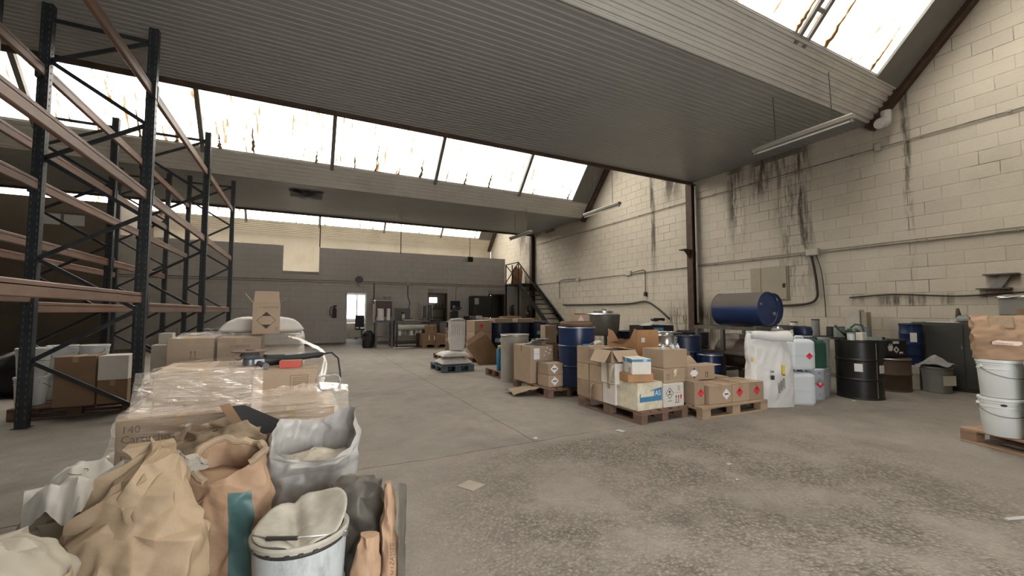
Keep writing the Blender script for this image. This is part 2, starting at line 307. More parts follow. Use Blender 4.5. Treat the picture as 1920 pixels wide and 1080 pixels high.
# ------------------------------------------------------------------ mesh helpers
class MB:
    def __init__(s): s.v = []; s.f = []
    def add(s, vs, fs):
        n = len(s.v); s.v += [tuple(q) for q in vs]; s.f += [tuple(i + n for i in q) for q in fs]; return s
    def box(s, x0, x1, y0, y1, z0, z1, c=0.0):
        if x0 > x1: x0, x1 = x1, x0
        if y0 > y1: y0, y1 = y1, y0
        if z0 > z1: z0, z1 = z1, z0
        if c <= 0:
            return s.add([(x0, y0, z0), (x1, y0, z0), (x1, y1, z0), (x0, y1, z0), (x0, y0, z1), (x1, y0, z1), (x1, y1, z1), (x0, y1, z1)],
                         [(0, 3, 2, 1), (4, 5, 6, 7), (0, 1, 5, 4), (1, 2, 6, 5), (2, 3, 7, 6), (3, 0, 4, 7)])
        c = min(c, (x1 - x0) * .45, (y1 - y0) * .45, (z1 - z0) * .45)
        X = (x0, x1); Yy = (y0, y1); Zz = (z0, z1); vs = []; idx = {}
        for i in (0, 1):
            for j in (0, 1):
                for k in (0, 1):
                    x, y, z = X[i], Yy[j], Zz[k]; dx = c * (1 - 2 * i); dy = c * (1 - 2 * j); dz = c * (1 - 2 * k)
                    idx[i, j, k, 0] = len(vs); vs.append((x, y + dy, z + dz))
                    idx[i, j, k, 1] = len(vs); vs.append((x + dx, y, z + dz))
                    idx[i, j, k, 2] = len(vs); vs.append((x + dx, y + dy, z))
        F = []; q = idx
        F += [(q[0,0,0,0], q[0,0,1,0], q[0,1,1,0], q[0,1,0,0]), (q[1,0,0,0], q[1,1,0,0], q[1,1,1,0], q[1,0,1,0])]
        F += [(q[0,0,0,1], q[1,0,0,1], q[1,0,1,1], q[0,0,1,1]), (q[0,1,0,1], q[0,1,1,1], q[1,1,1,1], q[1,1,0,1])]
        F += [(q[0,0,0,2], q[0,1,0,2], q[1,1,0,2], q[1,0,0,2]), (q[0,0,1,2], q[1,0,1,2], q[1,1,1,2], q[0,1,1,2])]
        for i in (0, 1):
            for j in (0, 1): F.append((q[i,j,0,0], q[i,j,1,0], q[i,j,1,1], q[i,j,0,1]))
        for i in (0, 1):
            for k in (0, 1): F.append((q[i,0,k,0], q[i,1,k,0], q[i,1,k,2], q[i,0,k,2]))
        for j in (0, 1):
            for k in (0, 1): F.append((q[0,j,k,1], q[1,j,k,1], q[1,j,k,2], q[0,j,k,2]))
        for i in (0, 1):
            for j in (0, 1):
                for k in (0, 1): F.append((q[i,j,k,0], q[i,j,k,1], q[i,j,k,2]))
        return s.add(vs, F)
    def beam(s, a, b, w, h=None, up=(0, 0, 1)):      # rectangular bar from a to b
        h = h or w; a = Vector(a); b = Vector(b); d = (b - a).normalized(); u = Vector(up)
        if abs(d.dot(u)) > .98: u = Vector((1, 0, 0))
        r = d.cross(u).normalized(); u = r.cross(d)
        vs = []
        for p in (a, b):
            for i, j in ((-1, -1), (1, -1), (1, 1), (-1, 1)): vs.append(p + r * w / 2 * i + u * h / 2 * j)
        return s.add(vs, [(3, 2, 1, 0), (4, 5, 6, 7), (0, 1, 5, 4), (1, 2, 6, 5), (2, 3, 7, 6), (3, 0, 4, 7)])
    def tube(s, pts, r, n=8, caps=True):
        pts = [Vector(p) for p in pts]; rings = []; prev = None
        for i, p in enumerate(pts):
            d = (pts[min(i + 1, len(pts) - 1)] - pts[max(i - 1, 0)]).normalized()
            if prev is None:
                u = Vector((0, 0, 1)) if abs(d.z) < .9 else Vector((1, 0, 0)); u = (u - d * u.dot(d)).normalized()
            else: u = (prev - d * prev.dot(d)).normalized()
            prev = u; w = d.cross(u); rr = r[i] if isinstance(r, (list, tuple)) else r
            rings.append([p + u * rr * math.cos(2 * pi * k / n) + w * rr * math.sin(2 * pi * k / n) for k in range(n)])
        vs = [q for g in rings for q in g]; F = []
        for i in range(len(pts) - 1):
            for k in range(n): F.append((i * n + k, i * n + (k + 1) % n, (i + 1) * n + (k + 1) % n, (i + 1) * n + k))
        if caps: F += [tuple(reversed(range(n))), tuple(range((len(pts) - 1) * n, len(pts) * n))]
        return s.add(vs, F)
    def lathe(s, prof, n=28, c=(0, 0, 0), cap0=True, cap1=True):
        vs = []; F = []; m = len(prof)
        for r, z in prof:
            for k in range(n): vs.append((c[0] + r * math.cos(2 * pi * k / n), c[1] + r * math.sin(2 * pi * k / n), c[2] + z))
        for i in range(m - 1):
            for k in range(n): F.append((i * n + k, i * n + (k + 1) % n, (i + 1) * n + (k + 1) % n, (i + 1) * n + k))
        if cap0: F.append(tuple(reversed(range(n))))
        if cap1: F.append(tuple(range((m - 1) * n, m * n)))
        return s.add(vs, F)
    def grid(s, fn, nu, nv, closed=False):
        vs = [fn(i / nu, j / nv) for j in range(nv + 1) for i in range(nu if closed else nu + 1)]; w = nu if closed else nu + 1; F = []
        for j in range(nv):
            for i in range(nu):
                F.append((j * w + i, j * w + (i + 1) % w, (j + 1) * w + (i + 1) % w, (j + 1) * w + i))
        return s.add(vs, F)
    def poly(s, pts, o, e1, e2, t):                  # flat outline of real thickness t: o + a*e1 + b*e2, extruded along e1 x e2
        o = Vector(o); e1 = Vector(e1); e2 = Vector(e2); nrm = e1.cross(e2).normalized(); n = len(pts)
        vs = [o + e1 * a + e2 * b for a, b in pts] + [o + e1 * a + e2 * b + nrm * t for a, b in pts]
        return s.add(vs, [tuple(reversed(range(n))), tuple(range(n, 2 * n))] + [(i, (i + 1) % n, n + (i + 1) % n, n + i) for i in range(n)])
    def mesh(s, name):
        me = bpy.data.meshes.new(name); me.from_pydata(s.v, [], s.f); me.update(); return me
def B(*a, **k): return MB().box(*a, **k)

def obj(name, mb, m, parent=None, smooth=False, angle=None, loc=None, rot=None, solid=0.0):
    me = mb if isinstance(mb, bpy.types.Mesh) else mb.mesh(name)
    o = bpy.data.objects.new(name, me); COL.objects.link(o)
    if m and not me.materials: me.materials.append(MATS[m])
    if smooth:
        for p in me.polygons: p.use_smooth = True
        if angle is not None and hasattr(me, 'set_sharp_from_angle'): me.set_sharp_from_angle(angle=R(angle))
    if solid:
        md = o.modifiers.new('thickness', 'SOLIDIFY'); md.thickness = solid; md.offset = -1
    if parent: o.parent = parent
    if loc is not None: o.location = loc
    if rot is not None: o.rotation_euler = rot
    return o
def tag(o, label, cat, group=None, kind=None):
    o['label'] = label
    if cat: o['category'] = cat
    if group: o['group'] = group
    if kind: o['kind'] = kind
    return o
def thing(name, label, cat, loc=(0, 0, 0), rz=0.0, group=None, rot=None):
    o = bpy.data.objects.new(name, None); COL.objects.link(o); o.empty_display_size = .1; o.location = loc
    o.rotation_euler = rot if rot else (0, 0, rz)
    return tag(o, label, cat, group)
def struct(name, mb, m, label=None, parent=None, smooth=False, angle=None):
    o = obj(name, mb, m, parent, smooth, angle)
    if not parent:
        o['kind'] = 'structure'
        if label: o['label'] = label
    return o
FR = {'front': (Vector((1, 0, 0)), Vector((0, 0, 1))), 'left': (Vector((0, -1, 0)), Vector((0, 0, 1))), 'top': (Vector((1, 0, 0)), Vector((0, 1, 0))), 'back': (Vector((-1, 0, 0)), Vector((0, 0, 1)))}
_tx = {}
def text(s, size, m, parent, o, face='front', turn=0.0, name='printed_text', align='LEFT'):
    key = (s, align)
    if key not in _tx:
        cu = bpy.data.curves.new('t', 'FONT'); cu.body = s; cu.size = 1; cu.align_x = align; cu.resolution_u = 2
        to = bpy.data.objects.new('t', cu); COL.objects.link(to); bpy.context.view_layer.update()
        me = bpy.data.meshes.new_from_object(to.evaluated_get(bpy.context.evaluated_depsgraph_get())); bpy.data.objects.remove(to); _tx[key] = me
    me = _tx[key].copy(); me.materials.clear(); me.materials.append(MATS[m])
    ob = bpy.data.objects.new(name, me); COL.objects.link(ob); ob.parent = parent
    e1, e2 = FR[face] if isinstance(face, str) else face
    n = e1.cross(e2); mt = Matrix((e1, e2, n)).transposed().to_4x4() @ Matrix.Rotation(turn, 4, 'Z') @ Matrix.Scale(size, 4)
    mt.translation = Vector(o) + n * 0.0016; ob.matrix_local = mt
    return ob
def plate(name, pts, m, parent, o, face='front', t=0.0008, lift=0.0004):
    e1, e2 = FR[face] if isinstance(face, str) else face
    return obj(name, MB().poly(pts, Vector(o) + e1.cross(e2).normalized() * lift, e1, e2, t), m, parent)
def rect(w, h): return [(-w / 2, -h / 2), (w / 2, -h / 2), (w / 2, h / 2), (-w / 2, h / 2)]
def dia(a): return [(0, -a), (a, 0), (0, a), (-a, 0)]
FLAME = [(-.22, -.3), (.22, -.3), (.3, 0), (.16, .12), (.1, .42), (-.06, .16), (-.14, .28), (-.3, 0)]
def hazard(parent, o, a, kind, face='front'):
    if kind == 'white':
        d = plate('hazard_diamond', dia(a), 'sticker', parent, o, face)
        e1, e2 = FR[face]
        plate('symbol_bar', [(-a * .5, -.1 * a), (a * .5, -.1 * a), (a * .5, .12 * a), (-a * .5, .12 * a)], 'ink', d, o, face, lift=.0015)
    elif kind == 'red':
        d = plate('hazard_diamond', dia(a), 'ink_red', parent, o, face)
        plate('flame_symbol', [(x * a * .7, y * a * .7 + a * .35) for x, y in FLAME], 'ink', d, o, face, lift=.0015)
        plate('class_number', [(-.06 * a, -.72 * a), (.06 * a, -.72 * a), (.06 * a, -.52 * a), (-.06 * a, -.52 * a)], 'ink', d, o, face, lift=.0015)
    elif kind == 'quantity':
        d = plate('hazard_diamond', dia(a), 'sticker', parent, o, face)
        for sg in (1, -1):
            plate('black_corner', [(-.38 * a, .6 * a * sg), (0, .98 * a * sg), (.38 * a, .6 * a * sg)][::sg], 'ink', d, o, face, lift=.0015)
    elif kind == 'outline':
        e = .06 * a
        for i in range(4):
            p, q = dia(a)[i], dia(a)[(i + 1) % 4]; p2, q2 = dia(a - 1.6 * e)[i], dia(a - 1.6 * e)[(i + 1) % 4]
            plate('diamond_line', [p, q, q2, p2], 'ink_brown', parent, o, face)
        for sg in (1, -1):
            plate('black_corner', [(-.48 * a, .5 * a * sg), (0, .97 * a * sg), (.48 * a, .5 * a * sg)][::sg], 'ink', parent, o, face)
def arrows(parent, o, h, face='front', m='ink_brown', gap=None):
    gap = gap or h * .45
    for sgn in (-.5, .5):
        c = sgn * gap; w = h * .10
        plate('arrow_mark', [(c - w / 2, -h / 2), (c + w / 2, -h / 2), (c + w / 2, h * .15), (c + w * 1.4, h * .15), (c, h / 2), (c - w * 1.4, h * .15), (c - w / 2, h * .15)], m, parent, o, face)
    plate('arrow_mark', [(-gap, -h * .62), (gap, -h * .62), (gap, -h * .55), (-gap, -h * .55)], m, parent, o, face)

def carton(label, x, y, z, w, d, h, rz=0.0, m='card', top='closed', tape='tape', group=None, flaps=(120, 120, 115, 115), name='cardboard_box', seam='y', cat='box'):
    """w along local x, d along local y; x, y is the middle of the base"""
    t = thing(name, label, cat, (x, y, z), rz, group)
    X, Yd, th = w / 2, d / 2, 0.004
    if top == 'closed':
        obj('body', B(-X, X, -Yd, Yd, 0, h - .005, .004), m, t)
        if seam == 'y':    # seam runs along local y
            obj('flap', B(-X + .001, -.0025, -Yd + .001, Yd - .001, h - .0049, h), m, t); obj('flap', B(.0025, X - .001, -Yd + .001, Yd - .001, h - .0049, h), m, t)
            if tape:
                obj('tape', B(-.026, .026, -Yd - .0012, Yd + .0012, h + .0001, h + .0012).box(-.026, .026, -Yd - .0014, -Yd - .0002, h - .07, h + .0012), tape, t)
        else:
            obj('flap', B(-X + .001, X - .001, -Yd + .001, -.0025, h - .0049, h), m, t); obj('flap', B(-X + .001, X - .001, .0025, Yd - .001, h - .0049, h), m, t)
            if tape:
                obj('tape', B(-X - .0012, X + .0012, -.026, .026, h + .0001, h + .0012).box(-X - .0014, -X - .0002, -.026, .026, h - .07, h + .0012), tape, t)
    else:
        b = B(-X, X, -Yd, Yd, 0, th).box(-X, X, -Yd, -Yd + th, th, h).box(-X, X, Yd - th, Yd, th, h).box(-X, -X + th, -Yd + th, Yd - th, th, h).box(X - th, X, -Yd + th, Yd - th, th, h)
        obj('body', b, m, t)
        fl = min(w, d) / 2
        for i, a in enumerate(flaps):     # left, right, front, back; angle from closed
            if a is None: continue
            a = R(a)
            if i == 0: q = MB().poly([(-Yd + .006, 0), (Yd - .006, 0), (Yd - .016, fl), (-Yd + .016, fl)], (-X, 0, h), (0, 1, 0), (math.cos(a), 0, math.sin(a)), .003)
            if i == 1: q = MB().poly([(-Yd + .006, 0), (Yd - .006, 0), (Yd - .016, fl), (-Yd + .016, fl)], (X, 0, h), (0, 1, 0), (-math.cos(a), 0, math.sin(a)), .003)
            if i == 2: q = MB().poly([(-X + .006, 0), (X - .006, 0), (X - .016, fl), (-X + .016, fl)], (0, -Yd, h), (1, 0, 0), (0, math.cos(a), math.sin(a)), .003)
            if i == 3: q = MB().poly([(-X + .006, 0), (X - .006, 0), (X - .016, fl), (-X + .016, fl)], (0, Yd, h), (1, 0, 0), (0, -math.cos(a), math.sin(a)), .003)
            obj('flap', q, m, t)
    return t

_pm = {}
def pallet(label, x, y, w=1.2, d=.8, rz=0.0, m='wood', name='wooden_pallet', z=0.0):
    """runners along local x (w), deck boards along local x too, stringers along y"""
    t = thing(name, label, 'pallet', (x, y, z), rz)
    k = (w, d, m)
    if k not in _pm:
        L_ = w / 2
        _pm[k] = dict(board=B(-L_, L_, -.07, .07, 0, .022, .003).mesh('top_board'), thin=B(-L_, L_, -.05, .05, 0, .022, .003).mesh('top_board'),
                      stringer=B(-.07, .07, -d / 2, d / 2, 0, .022, .002).mesh('stringer'), block=B(-.07, .07, -.05, .05, 0, .078, .003).mesh('block'), runner=B(-L_, L_, -.05, .05, 0, .022, .003).mesh('bottom_board'))
        for q in _pm[k].values(): q.materials.append(MATS[m])
    g = _pm[k]; D = d / 2
    for yy in (-D + .05, 0, D - .05): obj('bottom_board', g['runner'], None, t, loc=(0, yy, 0))
    for xx in (-w / 2 + .07, 0, w / 2 - .07):
        for yy in (-D + .05, 0, D - .05): obj('block', g['block'], None, t, loc=(xx, yy, .022))
        obj('stringer', g['stringer'], None, t, loc=(xx, 0, .1))
    for i, yy in enumerate((-D + .07, -D / 2 + .02, 0, D / 2 - .02, D - .07)): obj('top_board', g['board' if i % 2 == 0 else 'thin'], None, t, loc=(0, yy, .122))
    return t

def drum(label, x, y, z, r=.292, h=.88, m='blue_drum', top='lid', rot=None, rz=0.0, group=None, name='steel_drum', lidm=None, ribs=2, ringm='steel'):
    t = thing(name, label, 'drum', (x, y, z), rz, group, rot)
    p = [(r * .97, 0), (r * 1.02, .004), (r * 1.02, .016), (r, .022)]
    for i in range(ribs):
        zz = h * (i + 1) / (ribs + 1); p += [(r, zz - .022), (r * 1.035, zz - .008), (r * 1.035, zz + .008), (r, zz + .022)]
    p += [(r, h - .03)]
    obj('body', MB().lathe(p, 36, cap1=True), m, t, True, 35)
    if top == 'lid':
        obj('lid', MB().lathe([(r * 1.0, h - .03), (r * 1.02, h - .012), (r * 1.015, h), (r * .95, h), (r * .93, h - .012), (.01, h - .012)], 36), lidm or m, t, True, 35)
        obj('clamp_ring', MB().lathe([(r * 1.02, h - .034), (r * 1.045, h - .028), (r * 1.045, h - .014), (r * 1.02, h - .008)], 36, cap0=False, cap1=False), ringm, t, True)
    else:
        obj('head', MB().lathe([(r, h - .03), (r * 1.02, h - .012), (r * 1.015, h), (r * .96, h), (r * .95, h - .014), (.01, h - .014)], 36), lidm or m, t, True, 35)
        obj('bung', MB().lathe([(.034, h - .014), (.034, h - .002), (.026, h + .001)], 14, (r * .68, 0, 0)), 'steel', t, True, 35)
        obj('bung', MB().lathe([(.02, h - .014), (.02, h - .003), (.014, h - .001)], 12, (-r * .68, 0, 0)), 'steel', t, True, 35)
    return t

def bucket(label, x, y, z, rt=.155, rb=.135, h=.36, m='bucket_white', lid=True, rz=0.0, group=None, handle=True, name='plastic_bucket', lidm=None):
    t = thing(name, label, 'bucket', (x, y, z), rz, group)
    rr = lambda q: rb + (rt - rb) * q / h
    p = [(rb * .96, 0), (rb, .006)] + [(rr(h * .74), h * .74), (rr(h * .74) + .005, h * .745), (rr(h * .76) + .005, h * .765), (rr(h * .77), h * .77), (rr(h * .86), h * .86), (rr(h * .86) + .005, h * .865), (rr(h * .88) + .005, h * .88), (rr(h * .885), h * .885), (rr(h) - .001, h - .012)]
    obj('body', MB().lathe(p, 32, cap1=True), m, t, True, 40)
    if lid: obj('lid', MB().lathe([(rt + .002, h - .03), (rt + .008, h - .026), (rt + .008, h - .004), (rt + .003, h), (rt - .012, h), (rt - .016, h - .01), (.01, h - .01)], 32), lidm or m, t, True, 40)
    if handle:
        re = rr(h * .8) + .007
        for s in (-1, 1): obj('handle_ear', MB().tube([(s * (re - .01), 0, h * .815), (s * (re + .012), 0, h * .815)], .015, 10), m, t, True, 40)
        pts = [(re * 1.06 * math.cos(a), -re * 1.06 * math.sin(a), h * .815 - .10 * math.sin(a) ** .8 if math.sin(a) > 0 else h * .815) for a in [pi * i / 14 for i in range(15)]]
        obj('wire_handle', MB().tube(pts, .0028, 6), 'dark_steel', t, True)
    return t

def fold(p, s=1.0, sd=0.0):       # ridged creases as in crumpled paper
    q = Vector((p[0] * s + sd, p[1] * s + sd * 1.7, p[2] * s - sd))
    a = 1 - abs(noise.noise(q)) * 2.2
    b = 1 - abs(noise.noise(q * 2.1 + Vector((5, 3, 1)))) * 2.2
    return a * .65 + b * .35
_pl = {}
def crease(p, sd, P=.20, n=5):    # sum of folded planes: straight sharp creases
    if (sd, P, n) not in _pl:
        q = random.Random(int(sd * 1000) + n); _pl[sd, P, n] = [(Vector((q.gauss(0, 1), q.gauss(0, 1), q.gauss(0, .8))).normalized(), q.uniform(0, 1), P * q.uniform(.6, 1.7)) for _ in range(n)]
    p = Vector(p); s_ = 0.0
    for nn, o, per in _pl[sd, P, n]:
        t = (nn.dot(p) / per + o) % 1.0; s_ += (abs(t - .5) * 2 - .5) * per
    return s_
def sack_pt(rings, th, v, k=1.0, rim=None, amp=.02, fs=5.0, sd=0.0, folds=0.0, nf=9, power=2.6, cr=0.0, cp=.20):
    f = v * (len(rings) - 1); i = min(int(f), len(rings) - 2); t = f - i
    z, cx, cy, rx, ry, tw = [a + (b - a) * t for a, b in zip(rings[i], rings[i + 1])]
    c, s_ = math.cos(th), math.sin(th); e = (abs(c) ** power + abs(s_) ** power) ** (-1 / power)
    px, py = c * e * rx * k, s_ * e * ry * k
    fo = folds * v * math.cos(nf * th + sd + 2.2 * noise.noise(Vector((math.cos(th) * 2, math.sin(th) * 2, v * 2 + sd)))) if folds else 0
    zz = z + (rim(th) * max(0, (v - .55) / .45) ** 1.4 if rim else 0)
    base = Vector((px, py, zz))
    dd = (fold(base, fs, sd) - .35) * amp * (0.3 + .7 * min(1, v * 3)) + fo
    if cr: dd += cr * crease((base.x + cx, base.y + cy, base.z), sd, cp) * min(1, v * 4)
    base += Vector((c, s_, 0.15)) * max(-.9 * min(rx, ry), min(dd, .07))
    ct, st = math.cos(tw), math.sin(tw)
    return (cx + base.x * ct - base.y * st, cy + base.x * st + base.y * ct, base.z)
_fc = {}
def facet_pt(rings, th, v, k, fc, fine=.004, **kw):
    """the sack as flat paper facets: coarse jittered net, straight creases between its nodes"""
    nc, mc, jit = fc; key = (id(rings), fc, kw.get('sd', 0))
    if key not in _fc:
        q = random.Random(int(kw.get('sd', 0) * 977) + nc); net = []
        for j in range(mc + 1):
            row = []
            for i in range(nc):
                vv = j / mc + (q.uniform(-.32, .32) / mc if 0 < j < mc else 0); tt = 2 * pi * (i + q.uniform(-.34, .34)) / nc
                p = Vector(sack_pt(rings, tt, vv, 1.0, **kw)); r = q.uniform(-1, .75) * jit * (min(1, j / 1.5)); row.append((p + Vector((math.cos(tt), math.sin(tt), .15)) * r, tt))
            net.append(row)
        diag = [[q.random() < .5 for _ in range(nc)] for _ in range(mc)]
        _fc[key] = (net, diag)
    net, diag = _fc[key]
    x = (th / (2 * pi) * nc) % nc; i = int(x); fu = x - i; y = min(v, .99999) * mc; j = int(y); fv = y - j
    p00, p10, p01, p11 = net[j][i][0], net[j][(i + 1) % nc][0], net[j + 1][i][0], net[j + 1][(i + 1) % nc][0]
    if diag[j][i]:
        p = p00 + (p10 - p00) * fu + (p01 - p00) * fv if fu + fv < 1 else p11 + (p01 - p11) * (1 - fu) + (p10 - p11) * (1 - fv)
    else:
        p = p00 + (p10 - p00) * fu + (p11 - p10) * fv if fu > fv else p00 + (p11 - p01) * fu + (p01 - p00) * fv
    f = v * (len(rings) - 1); i = min(int(f), len(rings) - 2); t = f - i
    c = Vector((rings[i][1] + (rings[i + 1][1] - rings[i][1]) * t, rings[i][2] + (rings[i + 1][2] - rings[i][2]) * t, p.z))
    d = p - c
    if d.length > 1e-6: p = c + d * k + d.normalized() * (crease(p, kw.get('sd', 0) + .5, .07, 4) * fine / .05 + fine * 1.2 * noise.noise(p * 22))
    return p
def sack_mesh(rings, nu=64, nv=52, inner=None, n_in=12, fc=None, **kw):
    """rings: (z, cx, cy, rx, ry, turn) from bottom up; rim(theta) lifts the mouth; inner = depth of the open inside"""
    pt = (lambda th, v, k: facet_pt(rings, th, v, k, fc, **kw)) if fc else (lambda th, v, k: sack_pt(rings, th, v, k, **kw))
    rows = []
    for j in range(nv + 1): rows.append([pt(2 * pi * i / nu, j / nv, 1.0) for i in range(nu)])
    if inner:
        for j in range(1, n_in + 1):
            q = j / n_in; rows.append([pt(2 * pi * i / nu, 1 - q * inner, .965 - .05 * q) for i in range(nu)])
    M_ = MB(); vs = [tuple(p) for r in rows for p in r]; F = []
    for j in range(len(rows) - 1):
        for i in range(nu): F.append((j * nu + i, j * nu + (i + 1) % nu, (j + 1) * nu + (i + 1) % nu, (j + 1) * nu + i))
    def cap(r0, flip, lift=0.0):
        c = Vector((0, 0, 0))
        for p in rows[r0]: c += Vector(p) / nu
        c.z += lift; ci = len(vs); vs.append(tuple(c)); r_ = r0 * nu
        for i in range(nu): F.append((ci, r_ + (i + 1) % nu, r_ + i) if flip else (ci, r_ + i, r_ + (i + 1) % nu))
    cap(0, True); cap(len(rows) - 1, False, .02 if inner else 0)
    M_.v = vs; M_.f = F
    return M_
def sack_patch(rings, th0, th1, v0, v1, k=1.012, nu=14, nv=30, th=.0015, skew=0.0, fc=None, az=False, **kw):
    def by_azimuth(a, v):     # keep straight edges: look up the net at a true compass angle
        f = v * (len(rings) - 1); i = min(int(f), len(rings) - 2); t = f - i; cx, cy = (rings[i][q] + (rings[i + 1][q] - rings[i][q]) * t for q in (1, 2))
        x = a
        for _ in range(8):
            p = facet_pt(rings, x, v, k, fc, **kw); e = (a - math.atan2(p.y - cy, p.x - cx) + pi) % (2 * pi) - pi; x += e * .7
        return facet_pt(rings, x, v, k, fc, **kw)
    fn = (by_azimuth if az else (lambda a, v: facet_pt(rings, a, v, k, fc, **kw))) if fc else (lambda a, v: sack_pt(rings, a, v, k, **kw))
    return sheet(lambda u, v: fn(th0 + (th1 - th0) * u + skew * v, v0 + (v1 - v0) * v), nu, nv, th)
def lying_sack(w, d, h, sd=0.0, amp=.012, fs=7, nu=44, nv=30):
    """plump full sack lying flat: w along x, corners drawn out into ears"""
    m = MB(); W_ = nu + 1
    for lay in (0, 1):
        for j in range(nv + 1):
            for i in range(nu + 1):
                a, b = i / nu * 2 - 1, j / nv * 2 - 1; e = max(abs(a), abs(b))
                x = a * w / 2 * (1 - .05 * (1 - b * b)); y = b * d / 2 * (1 - .05 * (1 - a * a))
                t = ((1 - abs(a) ** 3.5) * (1 - abs(b) ** 3.5)) ** .55
                zt_ = h * (.22 + .78 * t) + (amp * (fold((x, y, sd), fs, sd) - .4) + .25 * amp * crease((x * 8, y * 8, 0), sd + 1, .9)) * min(1, t * 2)
                zb_ = max(0.0, h * .20 * (1 - t ** .5))
                m.v.append((x, y, zt_ if lay == 0 else min(zb_, zt_ - .004)))
    o = W_ * (nv + 1)
    for j in range(nv):
        for i in range(nu):
            a, b, c, d_ = j * W_ + i, j * W_ + i + 1, (j + 1) * W_ + i + 1, (j + 1) * W_ + i; m.f += [(a, b, c, d_), (o + d_, o + c, o + b, o + a)]
    for i in range(nu): m.f += [(i + 1, i, o + i, o + i + 1), (nv * W_ + i, nv * W_ + i + 1, o + nv * W_ + i + 1, o + nv * W_ + i)]
    for j in range(nv): m.f += [(j * W_, (j + 1) * W_, o + (j + 1) * W_, o + j * W_), ((j + 1) * W_ + nu, j * W_ + nu, o + j * W_ + nu, o + (j + 1) * W_ + nu)]
    return m
def sheet(fn, nu, nv, th=.002):
    """thin crumpled sheet with real thickness"""
    top = [[Vector(fn(i / nu, j / nv)) for i in range(nu + 1)] for j in range(nv + 1)]
    m = MB(); w = nu + 1
    for lay in (0, 1):
        for j in range(nv + 1):
            for i in range(nu + 1):
                du = top[j][min(i + 1, nu)] - top[j][max(i - 1, 0)]; dv = top[min(j + 1, nv)][i] - top[max(j - 1, 0)][i]
                n = du.cross(dv); n = n.normalized() if n.length > 1e-9 else Vector((0, 0, 1)); m.v.append(tuple(top[j][i] - n * th * lay))
    o = w * (nv + 1)
    for j in range(nv):
        for i in range(nu):
            a, b, c, d = j * w + i, j * w + i + 1, (j + 1) * w + i + 1, (j + 1) * w + i
            m.f += [(a, b, c, d), (o + d, o + c, o + b, o + a)]
    for i in range(nu): m.f += [(i + 1, i, o + i, o + i + 1), (nv * w + i, nv * w + i + 1, o + nv * w + i + 1, o + nv * w + i)]
    for j in range(nv): m.f += [(j * w, (j + 1) * w, o + (j + 1) * w, o + j * w), ((j + 1) * w + nu, j * w + nu, o + j * w + nu, o + (j + 1) * w + nu)]
    return m

# ================================================================== THE SETTING
# ---- floor: three poured slabs, cracked joint between them
def crk(x): return 3.77 + .035 * noise.noise(Vector((x * 1.3, 0, 0))) + .02 * noise.noise(Vector((x * 5, 2, 0))) + .008 * noise.noise(Vector((x * 19, 5, 0)))
def crk2(y): return 2.17 + .012 * noise.noise(Vector((y * 2, 7, 0))) + .006 * noise.noise(Vector((y * 11, 4, 0)))
fl = struct('floor', B(XL, XR + .1, YF, YE, -.12, -.035), 'joint', 'worn grey concrete warehouse floor with cracked joints')
def slab(edge_lo, edge_hi, ts, swap=False):
    m = MB(); n = len(ts); vs = []
    for t in ts:
        a, b = edge_lo(t), edge_hi(t)
        for q in (a, b):
            for z in (0, -.034): vs.append((t, q, z) if not swap else (q, t, z))
    F = []
    for i in range(n - 1):
        a = i * 4; b = a + 4
        fs = [(a, b, b + 2, a + 2), (a + 1, b + 1, b, a), (a + 2, b + 2, b + 3, a + 3)]
        F += fs if not swap else [tuple(reversed(q)) for q in fs]
    m.v = vs; m.f = F; return m
xs = [XL + (XR + .1 - XL) * i / 260 for i in range(261)]; g = .006
obj('floor_slab', slab(lambda x: YF, lambda x: crk(x) - g, xs), 'floor', fl)
xa = [XL] + [-2 + i * .04 for i in range(104)]; xa = [x for x in xa if x < 2.16] + [2.165]
def ylo(x): return crk(x) + g
ys = [crk(2.17) + g + (YE - crk(2.17) - g) * i / 300 for i in range(301)]
obj('floor_slab', slab(ylo, lambda x: YE, [x for x in xa if x < 2.10] + [2.10]), 'floor', fl)
obj('floor_slab', slab(lambda y: 2.10, lambda y: crk2(y) - .004, ys, True), 'floor', fl)
obj('floor_slab', slab(lambda y: crk2(y) + .004, lambda y: 2.30, ys, True), 'floor', fl)
obj('floor_slab', slab(ylo, lambda x: YE, [2.30 + (XR + .1 - 2.30) * i / 120 for i in range(121)]), 'floor', fl)

# ---- right wall of whitewashed concrete blocks
def ridge(k): return sl(k, 4.2)
prof = [(YF, 0), (YE, 0), (YE, ZC), ridge(2), (YB[1], ZC + .05), ridge(1), (YB[0], ZC + .05), ridge(0), (YF, ZC)]
wr = struct('wall_right', MB().poly([(y, z) for y, z in prof], (XR + .0045, 0, 0), (0, 1, 0), (0, 0, 1), .2), 'mortar', 'tall whitewashed concrete block wall with dark damp streaks')
BH, BL = .24, .48
bm = []
for i in range(4):
    jx = .0012 * i
    q = B(0, .05, -BL / 2 + .0035 + jx * .6, BL / 2 - .0035, .0035, BH - .0035 - jx * .5, .004).mesh('block'); q.materials.append(MATS['block']); bm.append(q)
def under_roof(y, z):
    if z + BH <= ZC + .02: return True
    for k in range(3):
        if YC[k] - .3 < y < YB[k]:
            for e in (y - BL / 2, y + BL / 2):
                if z + BH > ZC + (YB[k] - e) * math.tan(SL) + .05: return False
            return z + BH < 8.2
    return False
cand = []
for r in range(34):
    for c in range(-10, 50):
        y = c * BL + (BL / 2 if r % 2 else 0); z = r * BH
        if YF + .3 < y < YE - .25 and under_roof(y, z): cand.append((y, z))
vis = [q for q in cand if q[0] > 2.05]; vis.sort(key=lambda q: XR ** 2 + q[0] ** 2 + (q[1] - 1.33) ** 2)
near = set(vis[:300]); rest = MB(); rb = random.Random(3)
